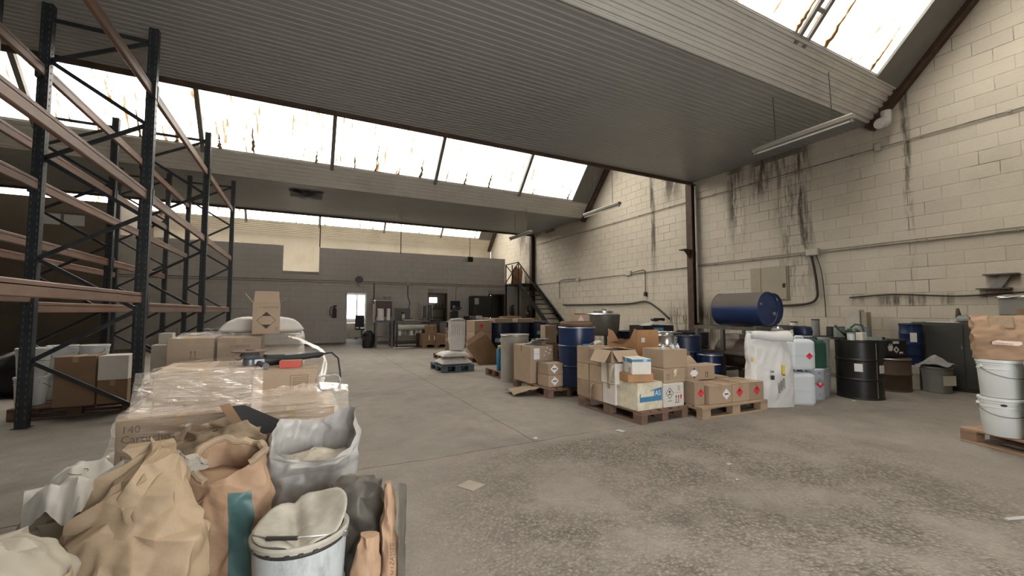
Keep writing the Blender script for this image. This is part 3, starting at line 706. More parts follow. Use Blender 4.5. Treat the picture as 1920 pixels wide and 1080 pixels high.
for (y, z) in cand:
    off = rb.uniform(-.0015, .003)
    if (y, z) in near: obj('block', bm[rb.randrange(4)], None, wr, loc=(XR - off, y, z))
    else: rest.box(XR - off, XR + .05, y - BL / 2 + .004, y + BL / 2 - .004, z + .004, z + BH - .004, .004)
def clip(poly, f):
    out = []
    for a, b in zip(poly, poly[1:] + poly[:1]):
        fa, fb = f(a), f(b)
        if fa >= 0: out.append(a)
        if fa * fb < 0: t = fa / (fa - fb); out.append((a[0] + (b[0] - a[0]) * t, a[1] + (b[1] - a[1]) * t))
    return out
for k in range(3):
    for r in range(20, 34):
        for c in range(-10, 50):
            y = c * BL + (BL / 2 if r % 2 else 0); z = r * BH
            if not (YC[k] - .3 < y < YB[k] + BL / 2) or under_roof(y, z) or (y, z) in near: continue
            P_ = [(y - BL / 2 + .004, z + .004), (y + BL / 2 - .004, z + .004), (y + BL / 2 - .004, z + BH - .004), (y - BL / 2 + .004, z + BH - .004)]
            P_ = clip(P_, lambda q: ZC + (YB[k] - q[0]) * math.tan(SL) + .02 - q[1]); P_ = clip(P_, lambda q: 8.2 - q[1])
            if len(P_) > 2 and max(q[1] for q in P_) - z > .03: rest.poly(P_, (XR + .05, 0, 0), (0, 1, 0), (0, 0, 1), -.05)
o = obj('block_courses', rest, 'block', wr); o['kind'] = 'stuff'
# ---- left wall, front wall with the open gateway behind the camera, end wall
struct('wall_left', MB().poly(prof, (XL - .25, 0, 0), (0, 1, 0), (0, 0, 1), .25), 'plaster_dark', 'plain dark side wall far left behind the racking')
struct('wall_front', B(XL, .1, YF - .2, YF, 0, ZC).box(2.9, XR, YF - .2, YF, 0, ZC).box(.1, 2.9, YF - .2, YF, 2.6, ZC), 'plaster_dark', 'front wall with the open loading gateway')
def wall_with_holes(x0, x1, y0, y1, z0, z1, holes):
    m = MB(); cuts = sorted(set([x0, x1] + [h for q in holes for h in q[:2] if x0 < h < x1]))
    for a, b in zip(cuts[:-1], cuts[1:]):
        hs = sorted([(q[2], q[3]) for q in holes if q[0] <= a + 1e-6 and q[1] >= b - 1e-6]); z = z0
        for h0, h1 in hs:
            if h0 > z: m.box(a, b, y0, y1, z, h0)
            z = max(z, h1)
        if z < z1: m.box(a, b, y0, y1, z, z1)
    return m
struct('wall_end', wall_with_holes(XL, XR, YE, YE + .2, 0, ZC, [(1.55, 3.05, .9, 2.25), (6.2, 6.95, 1.8, 2.16)]), 'cream', 'cream plastered end wall under the last rooflight')
# ---- grey painted partition with three doorways and a cut-out at the top
DOORS = [(1.70, 2.58, -1, 2.18), (5.32, 6.25, -1, 2.21), (8.42, 9.32, -1, 2.22)]
HOLES = DOORS + [(-.72, .61, 2.99, 9), (9.35, 10.3, 2.72, 9)]
wb = struct('wall_back', wall_with_holes(-5.9, XR, YP + .006, YP + .2, 0, 4.04, HOLES), 'grey_mortar', 'grey painted block partition across the back of the hall')
cand = []
for r in range(17):
    z0 = r * BH
    for c in range(-14, 24):
        x = c * BL + (BL / 2 if r % 2 else 0); a, b = max(-5.88, x - BL / 2), min(XR, x + BL / 2)
        if b - a < .06: continue
        segs = [(a, b)]
        for h in HOLES:
            if h[2] < z0 + BH - .03 and h[3] > z0 + .03:
                ns = []
                for p, q in segs:
                    if h[1] <= p or h[0] >= q: ns.append((p, q)); continue
                    if h[0] - p > .03: ns.append((p, h[0]))
                    if q - h[1] > .03: ns.append((h[1], q))
                segs = ns
        for p, q in segs: cand.append((p, q, z0, min(z0 + BH, 4.04)))
cand.sort(key=lambda q: abs((q[0] + q[1]) / 2 - 4.0) * .9 + (0 if q[2] > 2.2 else 2.5))
rest = MB()
for i, (p, q, z0, z1) in enumerate(cand):
    off = rb.uniform(0, .003); w = q - p
    if i < 300: obj('block', B(-w / 2 + .003, w / 2 - .003, -off, .04, .003, z1 - z0 - .003, .003), 'grey_wall', wb, loc=((p + q) / 2, YP, z0))
    else: rest.box(p + .003, q - .003, YP - off, YP + .04, z0 + .003, z1 - .003, .003)
o = obj('block_courses', rest, 'grey_wall', wb); o['kind'] = 'stuff'
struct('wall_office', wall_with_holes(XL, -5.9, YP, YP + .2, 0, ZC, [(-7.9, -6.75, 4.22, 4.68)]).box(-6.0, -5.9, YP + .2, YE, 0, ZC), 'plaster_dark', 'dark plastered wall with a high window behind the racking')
w4 = struct('window_4', B(-7.9, -6.75, YP + .02, YP + .08, 4.22, 4.26).box(-7.9, -6.75, YP + .02, YP + .08, 4.64, 4.68).box(-7.36, -7.29, YP + .02, YP + .08, 4.26, 4.64), 'mullion', 'small high window with two panes')
for a, b in ((-7.9, -7.36), (-7.29, -6.75)): obj('pane', B(a, b, YP + .045, YP + .051, 4.26, 4.64), 'bucket_white', w4)
# rooms behind the partition
struct('mezzanine_slab', B(-5.9, XR, YP + .2, YE, 2.62, 2.80), 'office_white', 'concrete slab over the small back rooms')
struct('wall_rooms', B(.95, 1.05, YP + .2, YE, 0, 2.62).box(4.60, 4.70, YP + .2, YE, 0, 2.62), 'office_white', 'white dividing walls of the bright office')
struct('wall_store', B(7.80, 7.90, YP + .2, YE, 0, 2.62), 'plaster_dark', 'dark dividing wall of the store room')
for i, (a, b, _, h) in enumerate(DOORS):
    w = .05
    struct('trim_%d' % (4 + i), B(a - .002, a + w, YP - .02, YP + .21, 0, h).box(b - w, b + .002, YP - .02, YP + .21, 0, h).box(a, b, YP - .02, YP + .21, h - w, h + .002), ['office_white', 'door_wood', 'door_wood'][i], ['pale door frame of the bright office doorway', 'brown door frame of the middle doorway', 'brown door frame of the dark doorway'][i])
w5 = struct('window_5', B(1.55, 3.05, YE, YE + .06, .9, .96).box(1.55, 3.05, YE, YE + .06, 2.19, 2.25).box(1.55, 1.61, YE, YE + .06, .96, 2.19).box(2.99, 3.05, YE, YE + .06, .96, 2.19).box(2.56, 2.64, YE, YE + .06, .96, 2.19), 'office_white', 'white framed office window')
for a, b in ((1.61, 2.56), (2.64, 2.99)): obj('pane', B(a, b, YE + .025, YE + .031, .96, 2.19), 'window_glass', w5)
w6 = struct('window_6', B(6.2, 6.95, YE, YE + .06, 1.8, 1.83).box(6.2, 6.95, YE, YE + .06, 2.13, 2.16), 'office_white', 'small window glowing through the middle doorway')
obj('pane', B(6.2, 6.95, YE + .025, YE + .031, 1.83, 2.13), 'window_glass', w6)

# ---- roof: flat corrugated ceilings, corrugated fascias, sloping rooflights
def corr(y0, y1, z0, z1, pitch, amp, x0=XL, x1=XR, nx=2):
    """corrugated sheet, ribs along x, between two lines in the y-z plane"""
    L_ = math.hypot(y1 - y0, z1 - z0); d = ((y1 - y0) / L_, (z1 - z0) / L_); n = (-d[1], d[0]); pts = []; k = int(L_ / pitch)
    for i in range(k):
        for q, a in ((0, 0), (.30, 0), (.42, 1), (.88, 1)): pts.append(((i + q) * L_ / k, a * amp))
    pts.append((L_, 0)); m = MB()
    for s, a in pts:
        for j in range(nx): m.v.append((x0 + (x1 - x0) * j / (nx - 1), y0 + d[0] * s + n[0] * a, z0 + d[1] * s + n[1] * a))
    for i in range(len(pts) - 1):
        for j in range(nx - 1): m.f.append((i * nx + j, i * nx + j + 1, (i + 1) * nx + j + 1, (i + 1) * nx + j))
    return m
prevy = YF
for k in range(3):
    struct('ceiling', corr(prevy, YC[k], ZC, ZC, .11, .009), 'ceiling_sheet', ['corrugated metal ceiling behind the camera', 'wide grey corrugated metal ceiling overhead', 'farther grey corrugated metal ceiling'][k])
    struct('ceiling_edge', B(XL, XR, YC[k] - .06, YC[k], ZC - .07, ZC + .03), 'rust_frame', ['rusty steel edge of the ceiling behind', 'rusty steel edge along the overhead ceiling', 'rusty steel edge along the farther ceiling'][k])
    struct('well_wall', B(XL, XR, YC[k] - .08, YC[k] - .02, ZC + .03, ZC + (YC[k] - (YB[k - 1] if k else YF)) * 3.12 / (ridge(k)[0] - (YB[k - 1] if k else YF))), 'roof_panel', 'panel closing the roof void')
    y2, z2 = sl(k, .70)
    struct('trim_%d' % (k + 1), corr(YB[k], y2, ZC, z2, .10, .030), 'fascia_sheet' if k < 2 else 'cream', ['pale corrugated fascia under the nearest rooflight', 'ribbed grey fascia under the second rooflight', 'fascia under the last rooflight'][k])
    struct('gutter_edge', MB().tube([(XL, YB[k] + .01, ZC - .005), (XR, YB[k] + .01, ZC - .005)], .03, 8), 'fascia_sheet', 'rolled lower edge of the fascia')
    ry, rz_ = ridge(k); py = YB[k - 1] if k else YF
    struct('roof_slope', MB().poly([(XL, 0), (XR + .2, 0), (XR + .2, math.hypot(ry - py, rz_ - ZC)), (XL, math.hypot(ry - py, rz_ - ZC))], (0, py + .03, ZC + .06), (1, 0, 0), Vector((0, ry - py, rz_ - ZC)).normalized(), .08), 'roof_panel', 'opaque sloping roof above the ceiling')
    # rooflight
    fy, fz = sl(k, .68); ty, tz = sl(k, 4.2)
    wn = struct('window_%d' % (k + 1), MB().beam((XL, fy, fz), (XR, fy, fz), .05, .05).beam((XL, ty, tz), (XR, ty, tz), .12, .12), 'mullion', ['nearest sloping rooflight of dirty translucent sheets', 'long sloping rooflight of dirty translucent sheets', 'far sloping rooflight above the back partition'][k])
    MX = [-8.70, -5.57, -2.43, .70, 3.85, 7.0, 9.30]
    edges = [XL] + MX
    Ls = 3.54
    for a, b in zip(edges[:-1], edges[1:]):
        n = max(1, round((b - a) / .8)); w = (b - a) / n
        for i in range(n):
            pm = MB(); nc = int(w / .155) * 4
            for q in range(nc + 1):
                xx = -w / 2 - .0 + w * q / nc; zz = .022 * math.cos(2 * pi * q / 4) if True else 0
                pm.v += [(xx, 0, zz), (xx, Ls, zz)]
            for q in range(nc): pm.f.append((2 * q, 2 * q + 2, 2 * q + 3, 2 * q + 1))
            o = obj('rooflight_sheet', pm, 'rooflight', wn, True, loc=(a + w * (i + .5), *sl(k, .68)), rot=(pi - SL, 0, 0))
            o.location.y += .05 * math.sin(SL); o.location.z += .05 * math.cos(SL)
            if k == 0 and b < -2:  # unseen left-hand sheets made opaque to dim the left side of the hall
                o.data.materials.clear(); o.data.materials.append(MATS['roof_panel'])
            if rb.random() < .55:      # moss clump lying at the sheet's foot
                h_ = rb.uniform(.15, .9); wd = rb.uniform(.05, .14); sx = rb.uniform(-w * .3, w * .3); mm = MB()
                pts = [(sx - wd * rb.uniform(.05, .6) * (1 - q / 16), h_ * q / 13) for q in range(14)] + [(sx + wd * rb.uniform(.05, .6) * (1 - q / 16), h_ * q / 13) for q in range(13, -1, -1)]
                obj('moss_streak', mm.poly(pts, (0, 0, .03), (1, 0, 0), (0, 1, 0), .02), 'glass_dirt', o)
    for j, x in enumerate(MX[:-1]):
        a = Vector((x, *sl(k, .55))); b = Vector((x, *sl(k, 4.2)))
        if k == 0:
            m = MB(); 
            for dx in (-.11, .11): m.beam(a + Vector((dx, 0, 0)), b + Vector((dx, 0, 0)), .07, .05)
            for q in range(9): c = a.lerp(b, (q + .3) / 9); m.beam(c - Vector((.1, 0, 0)), c + Vector((.1, 0, 0)), .05, .04)
        else: m = MB().beam(a, b, .10, .12)
        obj('mullion', m, 'mullion', wn)
    for j in range(2):      # horizontal purlin higher up
        c = sl(k, 2.6 + j * 1.2); obj('purlin', MB().beam((XL, c[0] - .06, c[1] - .06), (XR, c[0] - .06, c[1] - .06), .06, .05), 'mullion', wn)
    obj('side_panel', MB().poly([(9.30, .0), (10.3, .0), (10.3, 3.55), (9.30, 3.55)], (0, *sl(k, .66)), (1, 0, 0), (0, -math.cos(SL), math.sin(SL)), .05), 'roof_panel', wn)
    obj('rafter', MB().beam((10.19, sl(k, -.1)[0] - .03, sl(k, -.1)[1] - .06), (10.19, ty - .03, tz - .06), .18, .14), 'rust_frame', wn)
    prevy = YB[k]
t = thing('torn_ceiling_sheet', 'dark torn patch of sheet sagging from the farther ceiling', 'sheet', (.05, 14.9, 5.14))
obj('hanging_flap', sheet(lambda u, v: ((u - .5) * .95 + .06 * noise.noise(Vector((u * 4, v * 4, 2))), (v - .5) * 1.0 + .08 * noise.noise(Vector((u * 4, v * 3, 7))), -.015 - .09 * math.sin(pi * u) * math.sin(pi * v) - .03 * abs(fold((u, v, 0), 2.5, 3))), 22, 18, .003), 'black', t, True)  # black sheet painted in for the darkness inside a hole in the ceiling
obj('ragged_strip', sheet(lambda u, v: (-.5 + .35 * u, -.42 + .1 * v, -.01 - .10 * u * (1 - .4 * v)), 10, 4, .003), 'cabinet_dark', t, True)
# ---- steel columns on the right wall
for i, y in enumerate((8.45, 17.95)):
    t = thing('steel_column', ['dark steel column on the block wall, nearer one', 'dark steel column on the block wall beside the staircase'][i], 'column', (10.19, y, 0), 0, 'steel columns along the right wall')
    obj('flange', B(-.10, -.085, -.10, .10, 0, 5.08), 'rust_frame', t); obj('flange', B(.085, .10, -.10, .10, 0, 5.08), 'rust_frame', t); obj('web', B(-.085, .085, -.008, .008, 0, 5.08), 'rust_frame', t)
    obj('base_plate', B(-.16, .10, -.15, .15, 0, .02), 'rust_frame', t)
    if i == 0:
        obj('bracket', B(-.42, -.10, -.11, .11, 3.10, 3.13).poly([(-.10, 3.10), (-.34, 3.10), (-.10, 2.86)], (0, .006, 0), (1, 0, 0), (0, 0, 1), .012), 'rust_frame', t)
        obj('downpipe', MB().tube([(0, -.16, 1.0), (0, -.16, 5.0)], .03, 10), 'pvc', t, True)

# ================================================================== THINGS ON THE WALLS AND UNDER THE ROOF
XW = XR - .004
def pipe_run(name, label, cat, pts, r, m='conduit', clips=0, box=None, n=8):
    t = thing(name, label, cat, pts[0]); o0 = Vector(pts[0])
    obj('pipe', MB().tube([Vector(p) - o0 for p in pts], r, n), m, t, True)
    if clips:
        a, b = Vector(pts[0]) - o0, Vector(pts[-1]) - o0
        cm = B(-.02, .02, -.02, .02, -r - .006, r + .006).mesh('clip'); cm.materials.append(MATS[m])
        for i in range(clips): obj('clip', cm, None, t, loc=a.lerp(b, (i + .5) / clips))
    return t
pipe_run('wall_conduit', 'twin wiring conduit running along the block wall at mid height', 'conduit', [(XW - .03, -1.6, 2.64), (XW - .03, 8.3, 2.64)], .014, clips=9)
pipe_run('wall_conduit', 'second thin tube just above the mid-height wall conduit', 'conduit', [(XW - .03, -1.6, 2.685), (XW - .03, 8.3, 2.685)], .010)
pipe_run('wall_conduit', 'mid-height conduit between the column and the staircase', 'conduit', [(XW - .03, 8.7, 2.64), (XW - .03, 17.8, 2.64)], .014, clips=7)
pipe_run('wall_conduit', 'high conduit under the overhead ceiling, near bay', 'conduit', [(XW - .03, -1.6, 4.61), (XW - .03, 8.3, 4.61)], .013, clips=9)
pipe_run('wall_conduit', 'high conduit on the block wall beyond the column', 'conduit', [(XW - .03, 8.7, 4.61), (XW - .03, 17.8, 4.61)], .013, clips=7)
pipe_run('wall_conduit', 'conduit along the grey partition above the doors', 'conduit', [(-5.8, YP - .03, 2.64), (9.3, YP - .03, 2.64)], .016, clips=9)
pipe_run('wall_conduit', 'thinner conduit just under the one on the grey partition', 'conduit', [(-5.8, YP - .03, 2.56), (9.3, YP - .03, 2.56)], .012)
def jbox(label, x, y, z, face='x', s=.13):
    t = thing('junction_box', label, 'box', (x, y, z))
    if face == 'x': obj('case', B(-.07, 0, -s, s, -.07, .09, .008), 'box_white', t); obj('cover', B(-.078, -.069, -s + .012, s - .012, -.058, .078, .003), 'box_white', t)
    else: obj('case', B(-s, s, -.07, 0, -.07, .09, .008), 'box_white', t); obj('cover', B(-s + .012, s - .012, -.078, -.069, -.058, .078, .003), 'box_white', t)
jbox('white junction box above the drop of black cable', XW, 5.27, 2.66)
jbox('pale junction box on the wall halfway to the stairs', XW, 11.2, 2.66)
jbox('pale junction box on the wall closest to the stairs', XW, 14.2, 2.66, s=.11)
jbox('small junction box on the high conduit near the corner', XW, 4.0, 4.62, s=.05)
jbox('small round-cornered junction box on the partition conduit', 4.35, YP - .005, 2.60, 'y', .10)
jbox('junction box on the partition conduit right of the cut-out', .66, YP - .005, 2.58, 'y', .07)
def cable(label, pts, r=.016, m='cable', end=None, name='cable', cat='cable'):
    P = [Vector(p) for p in pts]; o0 = P[0].copy(); out = []
    for i in range(len(P) - 1):
        a, b, c, d = P[max(i - 1, 0)], P[i], P[i + 1], P[min(i + 2, len(P) - 1)]
        for q in range(6):
            t = q / 6; out.append(.5 * ((2 * b) + (c - a) * t + (2 * a - 5 * b + 4 * c - d) * t * t + (3 * b - a - 3 * c + d) * t ** 3))
    out.append(P[-1]); t = thing(name, label, cat, o0); obj('cord', MB().tube([p - o0 for p in out], r, 7), m, t, True)
    if end: obj('switch', B(-.04, .04, -.05, .05, -.14, 0, .008), end, t, loc=P[-1] - o0)
    return t
cable('thick black cable bending down from the white junction box', [(XW - .04, 5.30, 2.60), (XW - .05, 5.24, 2.3), (XW - .05, 5.20, 1.9), (XW - .05, 5.22, 1.62), (XW - .05, 5.45, 1.50), (XW - .05, 6.1, 1.47)], .026)
cable('thin black cord bending beside the thick wall cable', [(XW - .04, 5.20, 2.60), (XW - .04, 5.10, 2.2), (XW - .04, 5.06, 1.6), (XW - .04, 5.05, 1.2)], .009)
cable('cord hanging to a small switch on the wall', [(XW - .04, 11.0, 2.68), (XW - .04, 10.45, 2.72), (XW - .04, 10.40, 2.5), (XW - .04, 10.40, 1.98)], .013, end='cable')
cable('cord dropping from the conduit near the stairs', [(XW - .04, 14.3, 2.70), (XW - .04, 15.5, 2.70), (XW - .04, 15.6, 2.4), (XW - .04, 15.6, 1.9)], .013)
cable('long black hose slung low along the block wall', [(XW - .05, 15.3, 1.62), (XW - .05, 13, 1.60), (XW - .05, 11.2, 1.60), (XW - .05, 10.4, 1.66), (XW - .05, 9.9, 1.45), (XW - .05, 9.4, 1.10)], .03)
cable('loose dark cord on the wall above the paint drums', [(XW - .03, 4.6, 1.62), (XW - .04, 3.9, 1.66), (XW - .04, 3.3, 1.62), (XW - .04, 2.9, 1.60), (XW - .04, 2.2, 1.64), (XW - .04, 1.6, 1.68)], .014)
cable('black cord hanging from the partition left of the machines', [(2.85, YP - .03, 2.60), (2.86, YP - .03, 2.1), (2.85, YP - .03, 1.7)], .018)
cable('black cord with a plug hanging between the machines and the doorway', [(4.35, YP - .03, 2.52), (4.36, YP - .03, 2.0), (4.45, YP - .03, 1.7), (4.35, YP - .03, 1.3)], .016, end='cable')
cable('black cord running down to the dark wall screen', [(7.0, YP - .03, 2.58), (6.72, YP - .03, 2.5), (6.68, YP - .03, 2.2), (6.66, YP - .03, 1.86)], .014, 'conduit')
t = thing('electric_cabinet', 'beige flush electric cabinet door on the wall above the blue drum', 'cabinet', (XW, 6.28, 1.60))
obj('frame', B(-.03, 0, -.46, .46, 0, .82, .004), 'panel_beige', t); obj('door', B(-.05, -.03, -.43, .18, .02, .80, .005), 'panel_beige', t); obj('side_door', B(-.05, -.03, .19, .44, .02, .80, .005), 'panel_beige', t); obj('lock', B(-.06, -.05, -.40, -.34, .30, .40), 'black', t)
t = thing('wall_bracket', 'bent metal shelf bracket sticking out of the block wall', 'bracket', (XW, 2.48, 1.70))
obj('upper_flange', B(-.16, 0, -.22, .16, .23, .25), 'frame_steel', t); obj('lower_flange', B(-.16, 0, -.13, .25, .0, .02), 'frame_steel', t); obj('web', MB().poly([(-.02, .02), (.12, .02), (-.02, .23), (-.14, .23)], (-.06, 0, 0), (0, 1, 0), (0, 0, 1), .01), 'steel', t)
t = thing('pipe_elbow', 'white plastic pipe elbow where the gutter meets the wall', 'pipe', (10.02, 3.78, 4.98))
obj('pipe', MB().tube([(-.12, .02, -.02), (-.02, .0, -.01), (.05, .0, .03), (.08, .0, .12), (.08, .0, .26)], [.085, .09, .09, .085, .085], 16), 'pvc', t, True, 50)
obj('collar', MB().tube([(-.15, .02, -.022), (-.09, .015, -.018)], .10, 16), 'pvc', t, True, 50)
# fluorescent fittings hung on wires
for i, (y0, y1, z) in enumerate(((3.15, 4.72, 4.26), (8.36, 9.9, 4.14), (13.1, 14.8, 4.22))):
    t = thing('fluorescent_lamp', ['unlit fluorescent batten hung under the overhead ceiling', 'unlit fluorescent batten hung in the second light well', 'small distant fluorescent batten near the far column'][i], 'lamp', (7.4, (y0 + y1) / 2, z), 0, 'hanging fluorescent battens')
    h = (y1 - y0) / 2
    obj('housing', MB().poly([(-.06, .05), (-.045, .0), (.045, .0), (.06, .05), (.04, .075), (-.04, .075)], (0, h, 0), (1, 0, 0), (0, 0, 1), 2 * h), 'lamp_grey', t)
    obj('tube', MB().tube([(0, -h + .06, -.03), (0, h - .06, -.03)], .016, 10), 'tube_white', t, True, 50)
    for s in (-1, 1): obj('lamp_holder', B(-.02, .02, s * (h - .03) - .015, s * (h - .03) + .015, -.05, .0), 'lamp_grey', t)
    up_ = 5.14 - z - .07
    for s in (-.45, .35):
        yw = (y0 + y1) / 2 + s * h * 1.4
        top = up_ if i != 1 else ZC + (yw - YB[0]) / (ridge(1)[0] - YB[0]) * 3.12 + .04 - z - .07
        obj('suspension_wire', MB().tube([(0, s * h * 1.4, .07), (0, s * h * 1.4 + .02, .07 + top)], .006, 6), 'cable', t)
# hanging rods and a small box lamp in front of the partition
for i, (x, y, z0) in enumerate(((.58, 17.95, 3.86), (3.73, 17.95, 3.80))):
    tag(obj('hanging_rod', MB().tube([(0, 0, 0), (0, 0, 5.085 - z0)], .02, 8), 'cable', loc=(x, y, z0)), ['thin dark rod hanging beside the partition cut-out', 'thin dark rod hanging above the machine tables'][i], 'rod')
t = thing('pendant_box', 'small dark box hanging on a rod in front of the partition', 'lamp', (6.88, 17.95, 3.62)); obj('case', B(-.13, .13, -.1, .1, 0, .22, .01), 'black', t); obj('rod', MB().tube([(0, 0, .22), (0, 0, 1.465)], .015, 8), 'cable', t)
t = thing('wall_fan', 'small round extractor fan above the bright doorway', 'fan', (2.22, YP - .005, 2.72)); obj('housing', MB().tube([(0, 0, 0), (0, -.16, 0)], .15, 20), 'mach_grey', t, True, 50); obj('cowl', MB().tube([(0, -.1, -.12), (0, -.12, -.30)], .05, 12), 'mach_white', t, True, 50)
def extinguisher(label, x, y, z):
    t = thing('fire_extinguisher', label, 'extinguisher', (x, y, z)); obj('cylinder', MB().lathe([(.07, 0), (.085, .02), (.085, .36), (.06, .42), (.03, .45), (.03, .5)], 18), 'mach_red', t, True, 40)
    obj('valve', B(-.03, .09, -.02, .02, .49, .54), 'black', t); obj('hose', MB().tube([(-.03, 0, .50), (-.14, 0, .46), (-.18, 0, .30), (-.15, 0, .12), (-.10, 0, .06)], .014, 8), 'rubber', t, True)
    obj('bracket', B(-.05, .05, .06, .10, .1, .45), 'dark_steel', t)
extinguisher('dark fire extinguisher hung left of the bright doorway', 1.25, YP - .11, 1.05)
extinguisher('fire extinguisher with hose hung right of the dark doorway', 9.72, YP - .11, 1.12)
t = thing('wall_screen', 'small black screen hung right of the middle doorway', 'screen', (6.65, YP - .01, 1.62)); obj('case', B(-.24, .24, -.06, 0, -.22, .22, .01), 'black', t); obj('glass', B(-.21, .21, -.064, -.06, -.19, .19), 'blue_dark', t)

# ---- open metal staircase at the far right corner
t = thing('metal_staircase', 'dark open steel staircase climbing the block wall to the mezzanine', 'staircase', (9.8, 14.1, 0))
sy, sz = 3.75, 2.70
for s in (-1, 1): obj('stringer', MB().beam((s * .42, 0, -.02), (s * .42, sy, sz), .05, .20), 'steel_black', t)
for i in range(12):
    q = (i + .7) / 12.5; obj('tread', B(-.40, .40, sy * q - .12, sy * q + .12, sz * q - .02, sz * q + .02), 'steel_black', t)
obj('landing', B(-.47, .45, sy - .05, 5.18, sz - .06, sz), 'steel_black', t)
for y in (sy, 5.1): obj('landing_post', B(-.47, -.41, y - .03, y + .03, 0, sz - .06), 'steel_black', t)
for y, h in ((sy, 1.05), (sy + .66, .95), (5.12, 1.05)): obj('baluster', MB().beam((-.44, y, sz), (-.44, y, sz + h), .045), 'steel_black', t)
obj('handrail', MB().beam((-.44, sy, sz + 1.02), (-.44, 5.12, sz + 1.02), .045), 'steel_black', t); obj('cross_brace', MB().beam((-.44, sy, sz + .1), (-.44, 5.12, sz + 1.0), .035).beam((-.44, 5.12, sz + .1), (-.44, sy, sz + 1.0), .035), 'steel_black', t)
obj('handrail', MB().beam((-.44, .6, 1.3), (-.44, sy, sz + 1.02), .045), 'steel_black', t)
tag(obj('leaning_board', MB().poly([(-.30, 0), (.32, 0), (.36, .72), (.22, .98), (.10, .72), (-.02, 1.02), (-.2, .80)], (9.85, 19.05, 2.71), (1, 0, 0), (0, -.08, 1), .02), 'card_orange'), 'torn brown board leaning at the top of the staircase', 'board')
t = thing('gas_cylinder', 'tall black gas cylinder at the foot of the partition by the stairs', 'cylinder', (9.18, 16.6, 0)); obj('cylinder_body', MB().lathe([(.10, 0), (.115, .02), (.115, 1.25), (.09, 1.36), (.045, 1.42)], 20), 'black', t, True, 40); obj('cap', MB().lathe([(.06, 1.40), (.06, 1.58), (.04, 1.62)], 14), 'black', t, True, 40); obj('gauge', MB().tube([(-.05, -.09, 1.25), (-.05, -.13, 1.25)], .045, 12), 'steel', t, True, 40)

# ================================================================== PALLET RACKING
def post_mesh(h):
    m = MB(); pr = [(-.05, .045), (-.05, -.045), (-.022, -.045), (-.022, -.036), (.022, -.036), (.022, -.045), (.05, -.045), (.05, .045), (.036, .045), (.036, .06), (.03, .06), (.03, .038), (.042, .038), (.042, -.037), (-.042, -.037), (-.042, .038), (-.03, .038), (-.03, .06), (-.036, .06), (-.036, .045)]
    n = len(pr); m.v = [(x, y, 0) for x, y in pr] + [(x, y, h) for x, y in pr]; m.f = [(i, (i + 1) % n, n + (i + 1) % n, n + i) for i in range(n)]; return m
def rack_row(label, x0, x1, frames, beams, H=5.04):
    t = thing('pallet_rack', label, 'rack', (x0, frames[0], 0))
    pm = post_mesh(H).mesh('post'); pm.materials.append(MATS['rack_post'])
    hm = MB()
    for z in range(10, int(H * 100) - 4, 8): hm.box(-.034, -.026, -.0475, -.045, z / 100, z / 100 + .03); hm.box(.026, .034, -.0475, -.045, z / 100, z / 100 + .03); hm.box(.05, .0522, -.006, .006, z / 100, z / 100 + .025)
    hmm = hm.mesh('perforation'); hmm.materials.append(MATS['rack_hole'])
    W_ = x1 - x0
    for f in frames:
        y = f - frames[0]
        for x in (0, W_):
            p = obj('post', pm, None, t, loc=(x, y, 0)); q = obj('perforation', hmm, None, p); q['kind'] = 'stuff'
            obj('foot_plate', B(-.07, .07, -.07, .07, 0, .008), 'rack_post', t, loc=(x, y, 0))
        zz = [.15, .75, 1.35, 1.95, 2.55, 3.15, 3.75, 4.35, 4.85]
        for i in range(len(zz) - 1):
            a, b = ((0.03, y, zz[i]), (W_ - .03, y, zz[i + 1])) if i % 2 else ((W_ - .03, y, zz[i]), (0.03, y, zz[i + 1]))
            obj('brace', MB().beam(a, b, .03, .045), 'rack_post', t)
        obj('brace', MB().beam((.03, y, 4.86), (W_ - .03, y, 4.86), .03, .045), 'rack_post', t)
    for (ya, yb, x, z) in beams:
        a = ya - frames[0] + .05; b = yb - frames[0] - .05; xx = (0 if x == 'r' else W_)
        sgn = -1 if x == 'r' else 1
        bm_ = obj('beam', B(xx + sgn * .0 - .025, xx + .025, a, b, z - .065, z + .065, .008).box(xx - .025 + (.0 if sgn > 0 else 0), xx + .025, a, b, z + .02, z + .028), 'rack_beam', t)
        for e in (a, b): obj('end_connector', B(xx + sgn * .03 - .028, xx + sgn * .03 + .028, e - .03, e + .03, z - .10, z + .10), 'rack_post', bm_)
    return t
FRM = [3.28, 6.85, 10.4, 14.0]
bl = []
for i in range(3):
    for side in 'fr':
        bl += [(FRM[i], FRM[i + 1], side, 4.20), (FRM[i], FRM[i + 1], side, 2.82)]
for side in 'fr': bl += [(FRM[0], FRM[1], side, 1.50), (FRM[1], FRM[2], side, 1.38), (FRM[2], FRM[3], side, 1.38)]
rack_row('tall pallet racking with dark posts and worn orange beams, front row', -2.82, -1.82, FRM, bl)
bl = []
for i in range(3):
    for side in 'fr': bl += [(FRM[i], FRM[i + 1], side, 3.55 if i else 3.75), (FRM[i], FRM[i + 1], side, 2.25)]
rack_row('second row of orange and dark racking standing back to back behind', -4.27, -3.27, FRM, bl)

